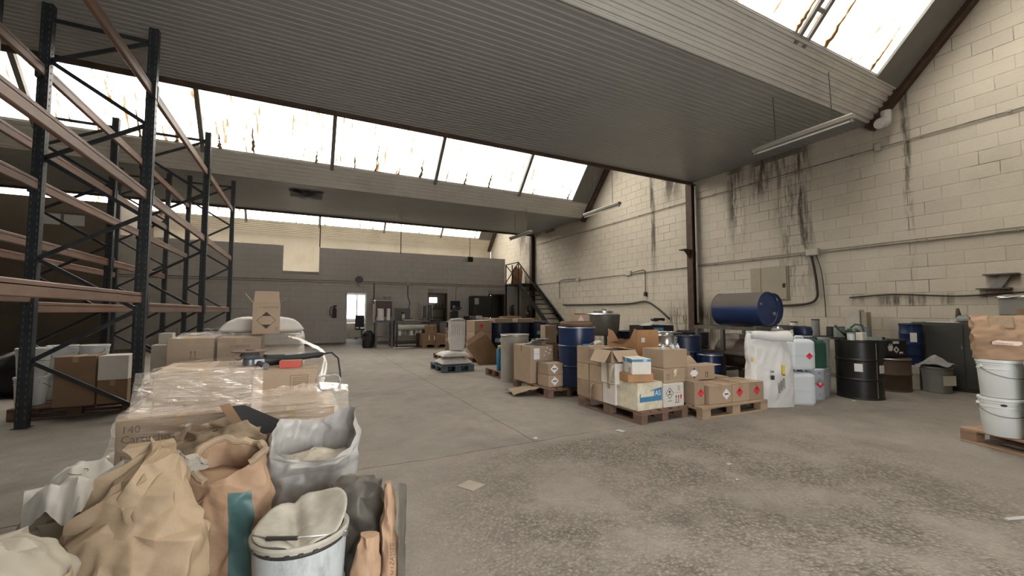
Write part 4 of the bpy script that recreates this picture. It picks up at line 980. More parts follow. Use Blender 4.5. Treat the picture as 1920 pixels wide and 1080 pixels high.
# ================================================================== LEFT FOREGROUND
# ---- wrapped pallet load nearest the camera
PX0, PX1, PY0, PY1 = -.99, .21, 3.30, 4.10
pallet('wooden pallet under the film-wrapped cartons in the foreground', -.39, 3.72, 1.2, .8, m='wood')
def maze_logo(t, o, s, m='ink_brown'):      # outlined square letter mark printed on these cartons
    L_ = [[(0, 0), (0, 1), (1.2, 1), (1.2, .82), (.2, .82), (.2, 0)], [(.32, .30), (.32, .68), (1.2, .68), (1.2, .05), (1.08, .05), (1.08, .52), (.46, .52), (.46, .30)], [(.60, .05), (.60, .40), (.76, .40), (.76, .05)]]
    for q in L_:
        w = .035; n = len(q)
        for i in range(n):
            a, b = Vector(q[i]), Vector(q[(i + 1) % n]); d = (b - a).normalized() * w / 2; e = Vector((-d.y, d.x)); a2, b2 = a - d, b + d
            plate('logo_line', [tuple(v * s) for v in (a2 - e, b2 - e, b2 + e, a2 + e)], m, t, o, 'front')
G = 'cartons inside the foreground film wrap'
c1 = carton('large carton at the lower left of the wrapped load, printed with lines of text', -.66, 3.70, .144, .62, .78, .53, group=G)
for i, s_ in enumerate(('140', 'Cartuchos de', 'Cartuchos en', 'Packs ...')): text(s_, .062, 'ink_brown', c1, (-.285, -.392, .455 - i * .058))
carton('large carton at the lower right of the wrapped load', -.05, 3.70, .144, .56, .78, .50, group=G)
c2 = carton('upper left carton of the wrapped load under creased film', -.58, 3.78, .676, .56, .56, .255, rz=R(2), group=G)
text('JMK', .10, 'ink', c2, (.10, .02, .2555), 'top', 0.2)
maze_logo(c2, (.10, -.283, .13), .075); maze_logo(c2, (-.20, -.283, .02), .075)
c3 = carton('kraft carton with outlined square logo, sticking out of the wrap under the grinder', -.085, 3.66, .646, .42, .36, .265, rz=R(-1.5), group=G, tape=None)
maze_logo(c3, (.03, -.182, .12), .095)
# stretch film drawn round the load
def film_shell(x0, x1, y0, y1, levels, sd, n=150, amp=.012, corner=.10):
    """levels: (z, inset) from bottom to top"""
    m = MB(); nv = 42; cx, cy = (x0 + x1) / 2, (y0 + y1) / 2
    for j in range(nv + 1):
        f = j / nv * (len(levels) - 1); i = min(int(f), len(levels) - 2); t = f - i; z = levels[i][0] + (levels[i + 1][0] - levels[i][0]) * t; ins = levels[i][1] + (levels[i + 1][1] - levels[i][1]) * t
        hx, hy = (x1 - x0) / 2 - ins, (y1 - y0) / 2 - ins * .6
        for q in range(n):
            a = 2 * pi * q / n; c, s = math.cos(a), math.sin(a); p = 7.0; e = (abs(c) ** p + abs(s) ** p) ** (-1 / p)
            x, y = cx + c * e * hx, cy + s * e * hy
            w = noise.noise(Vector((x * 2.2 + sd, y * 2.2, z * 16 + x * 2.5))) * amp + noise.noise(Vector((x * 6, y * 6 + sd, z * 34 + x * 5))) * amp * .5
            tz = noise.noise(Vector((x * 3, y * 3, sd))) * (.035 if j > nv * .75 else .008)
            m.v.append((x + c * w, y + s * w, z + tz))
    for j in range(nv):
        for q in range(n): m.f.append((j * n + q, j * n + (q + 1) % n, (j + 1) * n + (q + 1) % n, (j + 1) * n + q))
    return m
tag(obj('stretch_film', film_shell(-1.03, .27, 3.26, 4.16, [(.10, .05), (.14, -.02), (.45, -.015), (.64, .005), (.70, .04), (.73, .09)], 1.0, 170, .016), 'film', smooth=True), 'clear stretch film wound round the lower tier of the foreground load', 'plastic wrap')
tag(obj('stretch_film', film_shell(-.90, -.27, 3.46, 4.10, [(.64, -.13), (.72, -.07), (.82, -.035), (.925, .0), (.945, .04), (.95, .14)], 5.0, 140, .02), 'film', smooth=True), 'glossy creased film draped over the upper left carton', 'plastic wrap')
def slack(label, fn, nu, nv, m='film'): return tag(obj('stretch_film', sheet(fn, nu, nv, .0012), m, smooth=True), label, 'plastic wrap')
def f_(u, v):      # bunch of loose film thrown over the right half of the load
    x = -.30 + .62 * u; y = 3.30 + .46 * v; z = .675 + .075 * math.sin(pi * min(1, v * 1.2)) * (.5 + .5 * math.sin(pi * u)) + .02
    if v < .12: z -= (.12 - v) * .9
    return (x + .02 * fold((x, y, 0), 5, 2), y + .015 * fold((x, y, 1), 5, 4), z + .03 * fold((x * 1.0, y * 2.4, 0), 4, 7) + .012 * fold((x, y, 3), 11, 1))
slack('bunched loose film lying on the right half of the load', f_, 60, 40)
def f_(u, v):      # film hanging across the front in diagonal creases
    x = -.93 + .70 * u; z = .93 - .30 * v - .10 * v * u; y = 3.452 - .10 * v ** 2 + .0 * u
    return (x, y - .012 * fold((x + z * 1.4, z, 0), 6, 3) - .02 * math.sin(pi * v), z + .012 * fold((x, z, 4), 5, 9))
slack('crinkled sheet of film hanging diagonally over the front of the load', f_, 60, 30)
def ring_film(cx, cy, cz, r, sd):
    pts = [(cx + r * math.cos(a) * 1.0, cy + r * .5 * math.sin(a), cz + r * .75 * math.sin(a) + .01 * math.sin(3 * a)) for a in [2 * pi * i / 26 for i in range(27)]]
    return MB().tube(pts, [.007 + .003 * math.sin(i * 1.9 + sd) for i in range(27)], 8)
tag(obj('film_loop', ring_film(.20, 3.42, .80, .075, 0), 'plastic_sack', smooth=True), 'twisted loop of film at the right end of the load', 'plastic wrap')
# flap of dark board sticking up in front
t = thing('board_flap', 'black torn board flap with a brown strip poking up between sacks and film', 'cardboard', (-.30, 3.06, .0))
obj('black_board', MB().poly([(0, 0), (.17, .02), (.26, .17), (.08, .24), (-.02, .21)], (0, 0, .55), Vector((.93, .18, -.30)).normalized(), Vector((-.35, .28, .9)).normalized(), .006), 'black', t)
obj('brown_strip', MB().poly([(0, 0), (.055, 0), (.055, .36), (0, .36)], (.055, -.07, .46), Vector((.9, .3, .1)).normalized(), Vector((-.50, .15, .85)).normalized(), .006), 'card_dark', t)
obj('lower_board', MB().poly([(0, 0), (.17, 0), (.17, .56), (0, .56)], (0, 0, .0), Vector((.98, .18, 0)).normalized(), Vector((0, 0, 1)), .006), 'card_dark', t)
# grinder, its cable, tube and red box on the carton
t = thing('angle_grinder', 'big angle grinder with a brown disc lying on the kraft carton', 'power tool', (-.13, 3.80, .918), R(8))
obj('disc', MB().lathe([(.118, 0), (.122, .004), (.118, .009), (.03, .012), (.03, .018), (.01, .018)], 36, (-.22, -.10, .112)), 'disc_brown', t, True, 30)
obj('disc_guard', MB().lathe([(.06, .0), (.07, .02), (.05, .045)], 20, (-.22, -.10, .066)), 'grinder_grey', t, True, 40)
obj('gear_head', MB().lathe([(.030, 0), (.044, .01), (.046, .055), (.034, .07)], 16, (-.22, -.10, .0)).box(-.21, -.10, -.135, -.065, .008, .07, .015), 'grinder_grey', t, True, 40)
obj('motor_housing', MB().tube([(-.13, -.10, .042), (.0, -.09, .042), (.02, -.088, .044)], [.045, .042, .034], 18), 'black', t, True, 40)
obj('handle', MB().tube([(.01, -.088, .046), (.10, -.08, .05), (.22, -.06, .058), (.26, -.054, .058), (.30, -.05, .064)], [.028, .026, .024, .026, .010], 14), 'black', t, True, 40)
obj('side_handle', MB().tube([(-.17, -.10, .03), (-.15, -.20, .022), (-.13, -.29, .018)], [.016, .021, .023], 14), 'mach_grey', t, True, 40)
P_ = [(.30, -.05, .064), (.36, -.05, .07), (.41, -.06, .02), (.42, -.10, -.10), (.42, -.13, -.22)]
obj('power_cord', MB().tube(P_, .007, 8), 'rubber', t, True)
t = thing('red_box', 'small flat red and grey box beside the grinder', 'box', (-.06, 3.575, .912), R(-6)); obj('body', B(-.072, .072, -.05, .05, 0, .052, .002), 'card_dark', t); obj('red_front', B(-.072, .072, -.0535, -.050, .0, .052, .001), 'red_box', t); obj('red_band', B(-.060, .060, -.0542, -.0534, .018, .030), 'orange_red', t)

# ---- second wrapped pallet farther back
pallet('pallet under the farther wrapped cartons beside the racking', -.52, 5.32, 1.2, .8)
G = 'cartons of the farther wrapped load'
lab = [['lower left carton of the farther wrapped load', 'lower middle carton of the farther wrapped load', 'lower right carton of the farther wrapped load'], ['middle-tier left carton of the farther wrapped load', 'middle-tier centre carton of the farther wrapped load', 'middle-tier right carton of the farther wrapped load'], ['upper left carton of the farther wrapped load', 'upper carton with a black diamond mark under film', 'upper right carton of the farther wrapped load']]
for r in range(3):
    for c in range(3):
        if r == 2 and c == 2: continue
        o = carton(lab[r][c], -.92 + c * .38, 5.16, .144 + r * .312, .36, .54, .308, group=G, rz=R((r * 3 + c) % 3 - 1))
        if (r, c) == (2, 1): hazard(o, (0, -.272, .12), .055, 'outline'); text('L  MANTENER', .026, 'ink_brown', o, (-.07, -.272, .21))
        if (r, c) == (2, 0): arrows(o, (.02, -.272, .16), .07)
tag(obj('stretch_film', film_shell(-1.13, .06, 4.84, 5.74, [(.10, .05), (.16, 0), (.5, .01), (.85, .02), (1.06, .02), (1.10, .05), (1.105, .22)], 9.0), 'film', smooth=True), 'stretch film round the farther wrapped cartons', 'plastic wrap')
def f_(u, v):
    x = -.12 + .36 * u; y = 4.88 + .75 * v; z = 1.06 - .20 * u ** 1.3 - .02 * v
    return (x, y, z + .03 * fold((x, y, 0), 5, 12) * (.4 + u))
slack('pale slack film sagging off the right side of the farther load', f_, 24, 40)
def f_(u, v):
    x = .20 + .03 * math.sin(6 * v); y = 4.86 + .6 * u; z = .86 - .5 * v
    return (x + .03 * fold((y, z, 0), 5, 3) + .06 * v * math.sin(3 * u), y, z + .02 * fold((y, z, 5), 6, 2))
slack('curtain of film hanging from the farther load', f_, 36, 24)
c = carton('open kraft carton with a black diamond print standing on the farther load', -.325, 5.06, 1.105, .245, .235, .315, rz=R(3), top='open', flaps=(128, 135, 96, 172), tape=None)
hazard(c, (0, -.1182, .135), .088, 'outline'); text('L  MANTENER', .028, 'ink_brown', c, (-.065, -.1182, .258)); arrows(c, (.095, -.1182, .05), .035)
tag(obj('white_sack', lying_sack(.80, .42, .17, 3.0), 'sack_white', smooth=True, loc=(-.38, 5.47, 1.10), rot=(0, 0, R(4))), 'plump white sack lying behind the open carton', 'sack')

# ---- goods under the racking
G = 'white buckets under the racking'
B2 = [(-2.64, 7.92, 'right-hand'), (-2.95, 8.00, 'middle'), (-3.02, 7.55, 'left-hand')]
pallet('dark pallet under the buckets in the racking', -2.55, 7.70, 1.2, .8, m='wood_red')
for i, (x, y, n) in enumerate(((-2.58, 7.90, 'rightmost'), (-2.93, 7.96, 'middle'), (-3.06, 7.58, 'leftmost'))):
    bucket('lower white bucket under the racking, %s stack' % n, x, y, .144, rz=R(60 * i + 20), group=G)
    bucket('upper white bucket with wire handle under the racking, %s stack' % n, x, y, .506, rz=R(50 * i - 30), group=G)
carton('tall brown carton behind the rack brace', -2.52, 7.34, .0, .38, .36, .62, m='card_dark', rz=R(2)).location.z = .144
carton('brown carton under the white box in the racking', -2.16, 7.36, .144, .30, .34, .30, m='card_dark')
carton('plain white box stacked on the brown carton in the racking', -2.16, 7.36, .446, .30, .34, .31, m='card_white', tape=None)
carton('white carton under the racking just right of the post', -1.98, 8.85, .144, .34, .40, .64, m='card_white', tape=None)
carton('smaller white box on top of the white carton by the post', -2.02, 8.95, .786, .18, .2, .18, m='card_white', tape=None)
carton('second white carton beside the farther rack post', -1.60, 9.35, .0, .30, .40, .80, m='card_white', tape=None)
pallet('pallet of the white cartons in the racking', -2.12, 8.95, 1.2, .8, rz=R(90), m='wood_red')
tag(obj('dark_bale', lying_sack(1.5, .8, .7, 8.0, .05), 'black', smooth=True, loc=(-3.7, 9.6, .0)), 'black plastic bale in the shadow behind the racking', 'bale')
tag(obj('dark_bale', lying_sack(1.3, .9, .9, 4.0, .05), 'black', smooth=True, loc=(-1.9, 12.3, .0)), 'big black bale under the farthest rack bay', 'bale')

# ---- open sacks and a paint bucket in the near corner
pallet('pallet under the open sacks and the paint bucket', -.28, 1.96, 1.2, .8, m='wood', rz=R(-27))
ZP = .146
def sack(label, mb, m, name='paper_sack'): return tag(obj(name, mb, m, smooth=True, angle=50), label, 'sack')
# big kraft bag, mouth twisted shut
RK = [(ZP, -.50, 1.95, .19, .135, -.45), (.34, -.51, 1.96, .235, .155, -.45), (.50, -.51, 1.965, .235, .150, -.40), (.60, -.505, 1.975, .195, .115, -.35), (.68, -.495, 1.99, .14, .075, -.3), (.75, -.485, 2.005, .085, .045, -.2), (.81, -.475, 2.02, .045, .024, .1), (.845, -.47, 2.02, .030, .012, .4)]
KW = dict(amp=.012, fs=4.2, sd=2.3, folds=.036, nf=5, power=2.2, fc=(15, 10, .036))
t = thing('paper_sack', 'large crumpled kraft paper bag with its mouth twisted shut', 'sack', (0, 0, 0))
obj('bag', sack_mesh(RK, 140, 110, **KW), 'kraft', t, True, 38)
obj('folded_flap', sack_patch(RK, -2.35, -1.35, .40, .74, 1.10, 22, 22, .002, skew=.25, amp=.01, fs=5.5, sd=6.1, folds=.03, nf=4, power=2.3, fc=(13, 9, .045)), 'kraft', t, True, 38)
def f_(u, v):
    p = Vector((-.46, 2.06, .70)); return p + Vector((-.03 + .16 * u, .03 * u, .10 * v * (1 - .5 * u) - .02 * u)) + Vector((.01, .02, .015)) * fold((u, v, 0), 2.5, 4)
obj('torn_rim', sheet(f_, 12, 10, .002), 'paper_beige', t, True, 40)
# orange kraft bag with a teal stripe
RO = [(ZP, -.225, 2.13, .135, .085, -.42), (.40, -.235, 2.12, .145, .09, -.42), (.60, -.245, 2.11, .15, .09, -.42), (.72, -.255, 2.115, .125, .08, -.42)]
rimO = lambda th: .055 * math.sin(th) + .02 * math.cos(2 * th + 1)
KW = dict(amp=.012, fs=6, sd=4.7, folds=.004, nf=7, power=3.2, rim=rimO, fc=(15, 8, .014))
t = thing('paper_sack', 'orange-brown kraft sack with a teal stripe and rolled mouth', 'sack')
obj('bag', sack_mesh(RO, 110, 80, inner=.22, **KW), 'kraft_orange', t, True, 40)
obj('teal_stripe', sack_patch(RO, -1.62, -.98, .0, .74, 1.045, 12, 40, .0015, skew=.12, az=True, **KW), 'teal', t, True, 40)
pts = [Vector(facet_pt(RO, 2 * pi * i / 40 - .5, 1.0, .98, **KW)) + Vector((0, 0, .004 + .012 * noise.noise(Vector((i * .5, 1, 2))))) for i in range(31)]
obj('rolled_rim', MB().tube(pts, [.014 + .009 * abs(noise.noise(Vector((i * .7, 5, 1)))) for i in range(31)], 8), 'kraft_dirty', t, True, 40)
# grey-white plastic sack
RW = [(.0, .09, 2.46, .15, .11, -.15), (.22, .09, 2.45, .195, .14, -.15), (.45, .085, 2.44, .205, .15, -.15), (.60, .085, 2.44, .205, .155, -.15), (.70, .085, 2.44, .20, .155, -.15)]
rimW = lambda th: .085 * math.sin(th + .15) + .035 * math.cos(2 * th - .4) + .02 * math.sin(3 * th)
KW = dict(amp=.018, fs=4.5, sd=8.1, folds=.008, nf=7, power=2.8, rim=rimW, fc=(17, 9, .022))
t = thing('plastic_sack', 'dusty grey-white plastic sack standing open', 'sack')
obj('bag', sack_mesh(RW, 120, 84, inner=.34, **KW), 'plastic_sack', t, True, 45)
obj('loose_flap', sheet(lambda u, v: Vector((.09 + .11 * u - .03 * v, 2.275 - .02 * math.sin(3 * u) - .02 * v, .42 - .08 * v - .05 * u)) + Vector((0, -.012, .01)) * fold((u, v, 1), 2.2, 3), 10, 8, .002), 'paper_white', t, True, 40)
obj('contents', MB().grid(lambda u, v: Vector((.085 + .165 * v * math.cos(2 * pi * u), 2.44 + .12 * v * math.sin(2 * pi * u), .56 + .05 * (1 - v) + .02 * fold((u * 3, v * 2, 0), 2, 5))), 28, 8, True), 'powder', t, True)
# brown dirty sack behind
RB = [(.0, -.38, 2.78, .19, .10, -.3), (.3, -.38, 2.79, .21, .115, -.3), (.52, -.38, 2.80, .22, .12, -.3), (.64, -.38, 2.81, .21, .09, -.3), (.69, -.37, 2.82, .19, .06, -.3)]
rimB = lambda th: .03 * math.cos(th * 2 + 2) + .02 * math.sin(5 * th)
sack('dirty brown paper sack slumped against the wrapped load', sack_mesh(RB, 100, 70, inner=.25, amp=.02, fs=5, sd=1.2, folds=.012, nf=6, power=2.6, rim=rimB, fc=(15, 8, .03)), 'kraft_dirty')
# white paper sack tipped over, left
t = thing('paper_sack', 'white paper sack tipped sideways at the left', 'sack')
A_ = [(-.946, 2.342, .602), (-.888, 2.42, .653), (-.839, 2.485, .666), (-.76, 2.48, .655), (-.692, 2.47, .629)]
Z_ = [(-.90, 2.22, .535), (-.82, 2.17, .55), (-.745, 2.12, .565), (-.70, 2.14, .594), (-.60, 2.16, .605)]
def lerpc(P, u):
    f = u * (len(P) - 1); i = min(int(f), len(P) - 2); return Vector(P[i]).lerp(Vector(P[i + 1]), f - i)
obj('white_flap', sheet(lambda u, v: lerpc(A_, u).lerp(lerpc(Z_, u), v) + Vector((0, 0, .045 * math.sin(pi * v) + .018 * fold((u * 1.5, v, 2), 2.2, 6) + .10 * crease((u * .9, v * .45, .3), 4.2, .30, 5))), 48, 30, .002), 'paper_white', t, True, 40)
obj('hanging_fold', sheet(lambda u, v: lerpc(Z_, .15 + .5 * u) + Vector((.02 * v, .02 + .05 * v, -.10 * v)) + Vector((.0, -.012, 0)) * fold((u, v, 2), 2.5, 1), 14, 8, .002), 'paper_beige', t, True, 40)
RP = [(.0, -.82, 2.50, .16, .13, .3), (.3, -.82, 2.48, .18, .14, .3), (.48, -.81, 2.43, .17, .13, .3), (.57, -.80, 2.39, .13, .10, .3)]
obj('bag', sack_mesh(RP, 70, 44, amp=.02, fs=5, sd=5.5, fc=(13, 7, .03)), 'paper_beige', t, True, 40)
obj('ink_ring', MB().tube([(-.80 + .028 * math.cos(a), 2.36 + .03 * math.sin(a), .672 + .004 * math.sin(2 * a)) for a in [2 * pi * i / 22 for i in range(20)]], .0016, 5), 'ink_brown', t)
# beige sack at the picture's lower left corner
RE = [(.0, -.68, 1.54, .14, .13, .2), (.35, -.68, 1.54, .155, .145, .2), (.60, -.68, 1.545, .15, .14, .2), (.70, -.675, 1.55, .11, .10, .2), (.755, -.67, 1.555, .05, .05, .2)]
KW = dict(amp=.015, fs=4.5, sd=9.4, folds=.006, nf=6, fc=(14, 9, .024))
t = thing('paper_sack', 'pale beige paper sack at the lower left edge', 'sack')
obj('bag', sack_mesh(RE, 90, 70, **KW), 'paper_beige', t, True, 42)
obj('torn_edge', sack_patch(RE, -1.2, -.1, .45, .62, 1.06, 14, 8, .002, **KW), 'kraft', t, True, 40)
# white paint bucket with a bent lid
t = thing('paint_bucket', 'white metal paint bucket with a bent dirty lid and wire handle', 'bucket', (.02, 1.80, ZP), R(-27))
hb = .375; rt_, rb_ = .160, .142
obj('body', MB().lathe([(rb_ * .97, 0), (rb_, .006), (rb_ + .010, .15), (rb_ + .016, .16), (rb_ + .010, .17), (rt_ - .002, .30), (rt_, hb - .02), (rt_, hb), (rt_ - .006, hb), (rt_ - .010, hb - .06)], 40), 'bucket_paint', t, True, 40)
obj('rim', MB().lathe([(rt_ - .004, hb - .02), (rt_ + .007, hb - .018), (rt_ + .009, hb - .004), (rt_ + .003, hb + .004), (rt_ - .010, hb + .002), (rt_ - .012, hb - .03)], 40, cap0=False, cap1=False), 'lid_dirty', t, True, 40)
obj('scuffed_band', MB().lathe([(rt_ + .0005, hb - .034), (rt_ + .002, hb - .032), (rt_ + .002, hb - .020), (rt_ + .0005, hb - .018)], 40, cap0=False, cap1=False), 'dark_steel', t, True)
for i in range(7):
    a = -pi * .92 + i * .36 + .1 * math.sin(i * 5.0); obj('rim_lug', B(-.008, .008, -.003, .003, -.010, .0, .001), 'dark_steel', t, loc=((rt_ + .009) * math.cos(a), (rt_ + .009) * math.sin(a), hb - .014), rot=(0, 0, a + pi / 2))
def f_(u, v):
    a = 2 * pi * u; r = rt_ * v; x, y = r * math.cos(a), r * math.sin(a)
    z = hb + .006 + .045 * max(0, (y + .03) / rt_) * v - .03 * math.exp(-((x + .02 + y * .6) / .03) ** 2) + .05 * max(0, x / rt_) * max(0, (y + .05) / rt_) + .006 * fold((x, y, 0), 12, 3)
    return (x, y, z)
obj('lid', MB().grid(f_, 40, 14, True), 'lid_dirty', t, True, solid=.002)
obj('wire_handle', MB().tube([(-rt_ - .012, -.01, hb - .015), (-.13, -.085, hb + .012), (-.05, -.115, hb + .016), (.06, -.115, hb + .020), (.13, -.085, hb + .014), (rt_ + .012, -.01, hb - .015)], .003, 8), 'steel', t, True)
obj('handle_grip', MB().tube([(-.065, -.113, hb + .016), (.045, -.116, hb + .019)], .0075, 10), 'dark_steel', t, True, 50)
for s_ in (-1, 1): obj('handle_ear', MB().tube([(s_ * (rt_ - .004), -.01, hb - .018), (s_ * (rt_ + .016), -.01, hb - .018)], .012, 10), 'steel', t, True, 50)
# upright folded kraft bags, right of the bucket
RD = [(.0, .255, 1.97, .085, .05, -.35), (.25, .255, 1.97, .10, .055, -.35), (.45, .25, 1.97, .105, .055, -.35), (.57, .245, 1.975, .095, .04, -.35), (.61, .245, 1.975, .07, .015, -.35)]
sack('black crumpled bag standing beside the paint bucket', sack_mesh(RD, 80, 60, amp=.02, fs=6, sd=3.1, folds=.006, nf=5, fc=(12, 9, .022)), 'kraft_dark', 'plastic_bag')
RF = [(.0, .235, 1.70, .05, .045, -.45), (.25, .235, 1.70, .055, .05, -.45), (.40, .245, 1.71, .042, .045, -.45), (.475, .255, 1.715, .030, .03, -.45)]
sack('narrow folded kraft bag next to the paint bucket', sack_mesh(RF, 60, 44, amp=.008, fs=8, sd=7.7, power=3.4, fc=(10, 7, .008)), 'kraft_orange')
RT = [(.0, .345, 1.80, .030, .05, -.45), (.30, .347, 1.80, .034, .052, -.45), (.46, .345, 1.81, .026, .045, -.45), (.55, .343, 1.815, .018, .035, -.45), (.62, .345, 1.82, .010, .02, -.45)]
t = thing('paper_sack', 'slim kraft bag printed with capital letters, at the outer edge', 'sack')
KW = dict(amp=.006, fs=9, sd=1.9, power=3.6, fc=(9, 9, .006))
obj('bag', sack_mesh(RT, 36, 40, **KW), 'kraft_orange', t, True, 45)
obj('dark_sheet', sheet(lambda u, v: (.372 + .035 * u + .006 * fold((u, v * 2, 0), 3, 1), 1.765 + .03 * u, .0 + .63 * v - .02 * u), 6, 24, .002), 'kraft_dark', t, True)
text('POTZASSER', .026, 'ink_brown', t, (.352, 1.742, .27), (Vector((0.05, 0.03, 1)).normalized(), Vector((-.90, .43, .03)).normalized()))

# ================================================================== MIDDLE: CARTONS ON PALLETS
pallet('reddish pallet carrying the mixed carton stack in the middle', 3.97, 4.35, 1.2, .8, rz=R(92), m='wood_red')
zt = .146
G = 'cartons on the reddish pallet'
nm = ['front', 'middle', 'rear']
# left face of the stack: three columns, three high (rear, middle, front of the left side)
for r in range(3):
    carton('kraft carton in the rear left column, ' + ['bottom', 'middle', 'top'][r], 3.74, 4.835, zt + r * .232, .36, .275, .230, rz=R([1, -1, 2][r]), group=G, seam='x')
for r in range(2):
    o = carton(['kraft carton with peeling tape, bottom of the second column', 'kraft carton, second in the second column'][r], 3.735, 4.545, zt + r * .232, .36, .270, .230, rz=R([-1, 2][r]), group=G, seam='x')
    if r == 0: obj('peeling_tape', sheet(lambda u, v: (-.186 - .05 * math.sin(pi * v) * u, .10 - .06 * u, .21 - .20 * v), 4, 10, .001), 'tape', o, True)
carton('brown carton on top of the second column', 3.72, 4.545, zt + .464, .34, .265, .215, group=G, seam='x', rz=R(-2))
carton('whitish carton with a brown tape strip, bottom of the third column', 3.735, 4.275, zt, .36, .245, .265, m='card_white', group=G, seam='x')
o = carton('worn whitish carton with peeling tape, top of the third column', 3.73, 4.25, zt + .266, .40, .29, .26, m='card_white', group=G, seam='x', rz=R(-3))
obj('tape_strip', B(-.2016, -.2004, -.02, .02, 0, .26), 'tape', o); obj('peeling_tape', sheet(lambda u, v: (-.20 - .045 * math.sin(pi * v) * u, -.04 - .10 * u, .24 - .22 * v), 5, 10, .001), 'tape_clear', o, True)
o = carton('open carton with drooping flaps on top of the left columns', 3.74, 4.36, zt + .53, .38, .36, .155, m='card', top='open', flaps=(238, 6, 226, 4), tape=None, rz=R(-4), group=G)
carton('kraft carton at the inner rear corner of the mixed stack', 4.14, 4.62, zt, .38, .60, .36, group=G)
t = thing('paint_roller', 'white paint roller lying on top of the rear left cartons', 'roller', (3.80, 4.86, .86), R(20)); obj('roller_sleeve', MB().tube([(.0, 0, .02), (.17, .03, .02)], .026, 14), 'tube_white', t, True, 50); obj('wire_frame', MB().tube([(.17, .03, .02), (.0, 0, .02), (-.10, -.04, .03), (-.22, -.02, .0)], .004, 8), 'steel', t, True); obj('handle', MB().tube([(-.20, -.02, .004), (-.32, 0, .004)], .012, 10), 'cyan_can', t, True, 50)
# front row
o = carton('old carton plastered with clear tape and a blue print ending in AS', 3.785, 3.975, zt, .40, .37, .325, m='tape_clear', group=G, tape=None)
plate('blue_print', [(-.17, -.075), (.19, -.075), (.19, .085), (.04, .06), (-.17, .02)], 'ink_blue', o, (0, -.186, .175)); text('AS', .085, 'sticker', o, (.075, -.1875, .165)); plate('torn_paper', [(-.16, -.02), (.06, -.02), (.065, .045), (-.14, .04)], 'tape_clear', o, (0, -.1865, .18), lift=.001)
obj('tape_band', B(-.2, .2, -.1868, -.1852, .02, .085).box(-.2016, -.2, -.185, .185, .02, .085).box(-.2016, -.2, -.185, .185, .22, .28), 'tape_clear', o)
o = carton('white carton printed with a hazard diamond and arrows', 4.175, 3.965, zt, .355, .36, .285, m='card_white', group=G, tape=None)
a_ = .07
for i in range(4):
    p, q = dia(a_)[i], dia(a_)[(i + 1) % 4]; p2, q2 = dia(a_ - .008)[i], dia(a_ - .008)[(i + 1) % 4]; plate('diamond_line', [p, q, q2, p2], 'ink', o, (-.07, -.1805, .17))
plate('flame_symbol', [(x * .05, y * .05) for x, y in FLAME], 'ink', o, (-.07, -.1805, .19)); plate('symbol_bar', rect(.06, .01), 'ink', o, (-.07, -.1805, .155)); plate('symbol_bar', rect(.07, .006), 'ink', o, (-.07, -.1805, .075))
arrows(o, (.06, -.1805, .10), .09, m='ink'); plate('red_symbol', [(-.012, 0), (.012, 0), (.016, .05), (-.016, .05)], 'ink_red', o, (.125, -.1805, .09)); plate('symbol_bar', rect(.003, .05), 'ink_red', o, (.125, -.1805, .065)); plate('symbol_bar', rect(.10, .004), 'ink_brown', o, (.085, -.1805, .17))
for i in range(3): plate('symbol_bar', rect(.04, .007), 'ink_brown', o, (.09, -.1805, .20 + i * .022))
carton('squashed reddish carton under the white and blue box', 3.74, 4.00, zt + .327, .34, .30, .10, m='card_orange', group=G, rz=R(-14))
o = carton('white box with a blue stripe tilted on top of the front cartons', 3.73, 3.99, zt + .429, .24, .42, .185, m='card_white', group=G, rz=R(-20), tape=None)
obj('blue_stripe', B(-.1206, -.1198, -.21, .21, .135, .183).box(-.12, .12, -.2106, -.2098, .15, .180), 'ink_blue', o); obj('light_stripe', B(-.1210, -.1204, -.05, .0, .138, .180).box(.02, .07, -.2110, -.2104, .152, .178), 'ink_lightblue', o); arrows(o, (-.1208, -.13, .05), .07, 'left'); arrows(o, (.0, -.2108, .07), .001)
o = carton('carton with two arrows and torn tape on the white carton', 4.24, 3.99, zt + .287, .36, .34, .165, group=G, rz=R(-2), tape=None)
arrows(o, (-.11, -.1705, .085), .07); obj('torn_tape', sheet(lambda u, v: (-.02 + .05 * u, -.174 - .008 * math.sin(5 * v), .15 - .11 * v + .02 * u), 5, 8, .001).add([], []), 'tape_clear', o, True)
o = carton('tall carton with small clear bottles on top', 4.36, 4.10, zt + .454, .40, .40, .235, rz=R(-4), tape=None, group=G)
for i, (x, y) in enumerate(((-.15, -.12), (.02, -.13), (.08, -.05), (.13, -.11))):
    t = thing('small_bottle', ['small clear bottle at the left corner of the tall carton', 'small clear bottle in the middle of the tall carton', 'small clear bottle behind on the tall carton', 'small clear bottle at the right corner of the tall carton'][i], 'bottle', (4.36 + x, 4.10 + y, zt + .690)); obj('body', MB().lathe([(.022, 0), (.024, .004), (.024, .035), (.010, .048), (.010, .055)], 14), 'white_plastic', t, True, 40); obj('cap', MB().lathe([(.012, .052), (.012, .068)], 12), 'steel', t, True, 40)
tag(obj('orange_box', B(-.05, .05, -.12, .12, 0, .22, .004).box(-.035, .035, -.124, -.118, .05, .16, .002), 'orange_red', loc=(4.64, 4.16, zt + .454)), 'orange-red tin box squeezed beside the tall carton', 'box')
carton('kraft carton behind the orange-red tin box', 4.48, 4.44, zt, .30, .40, .45, group=G)
carton('narrow kraft carton under the orange-red tin box', 4.60, 4.14, zt, .14, .30, .452, group=G, tape=None)

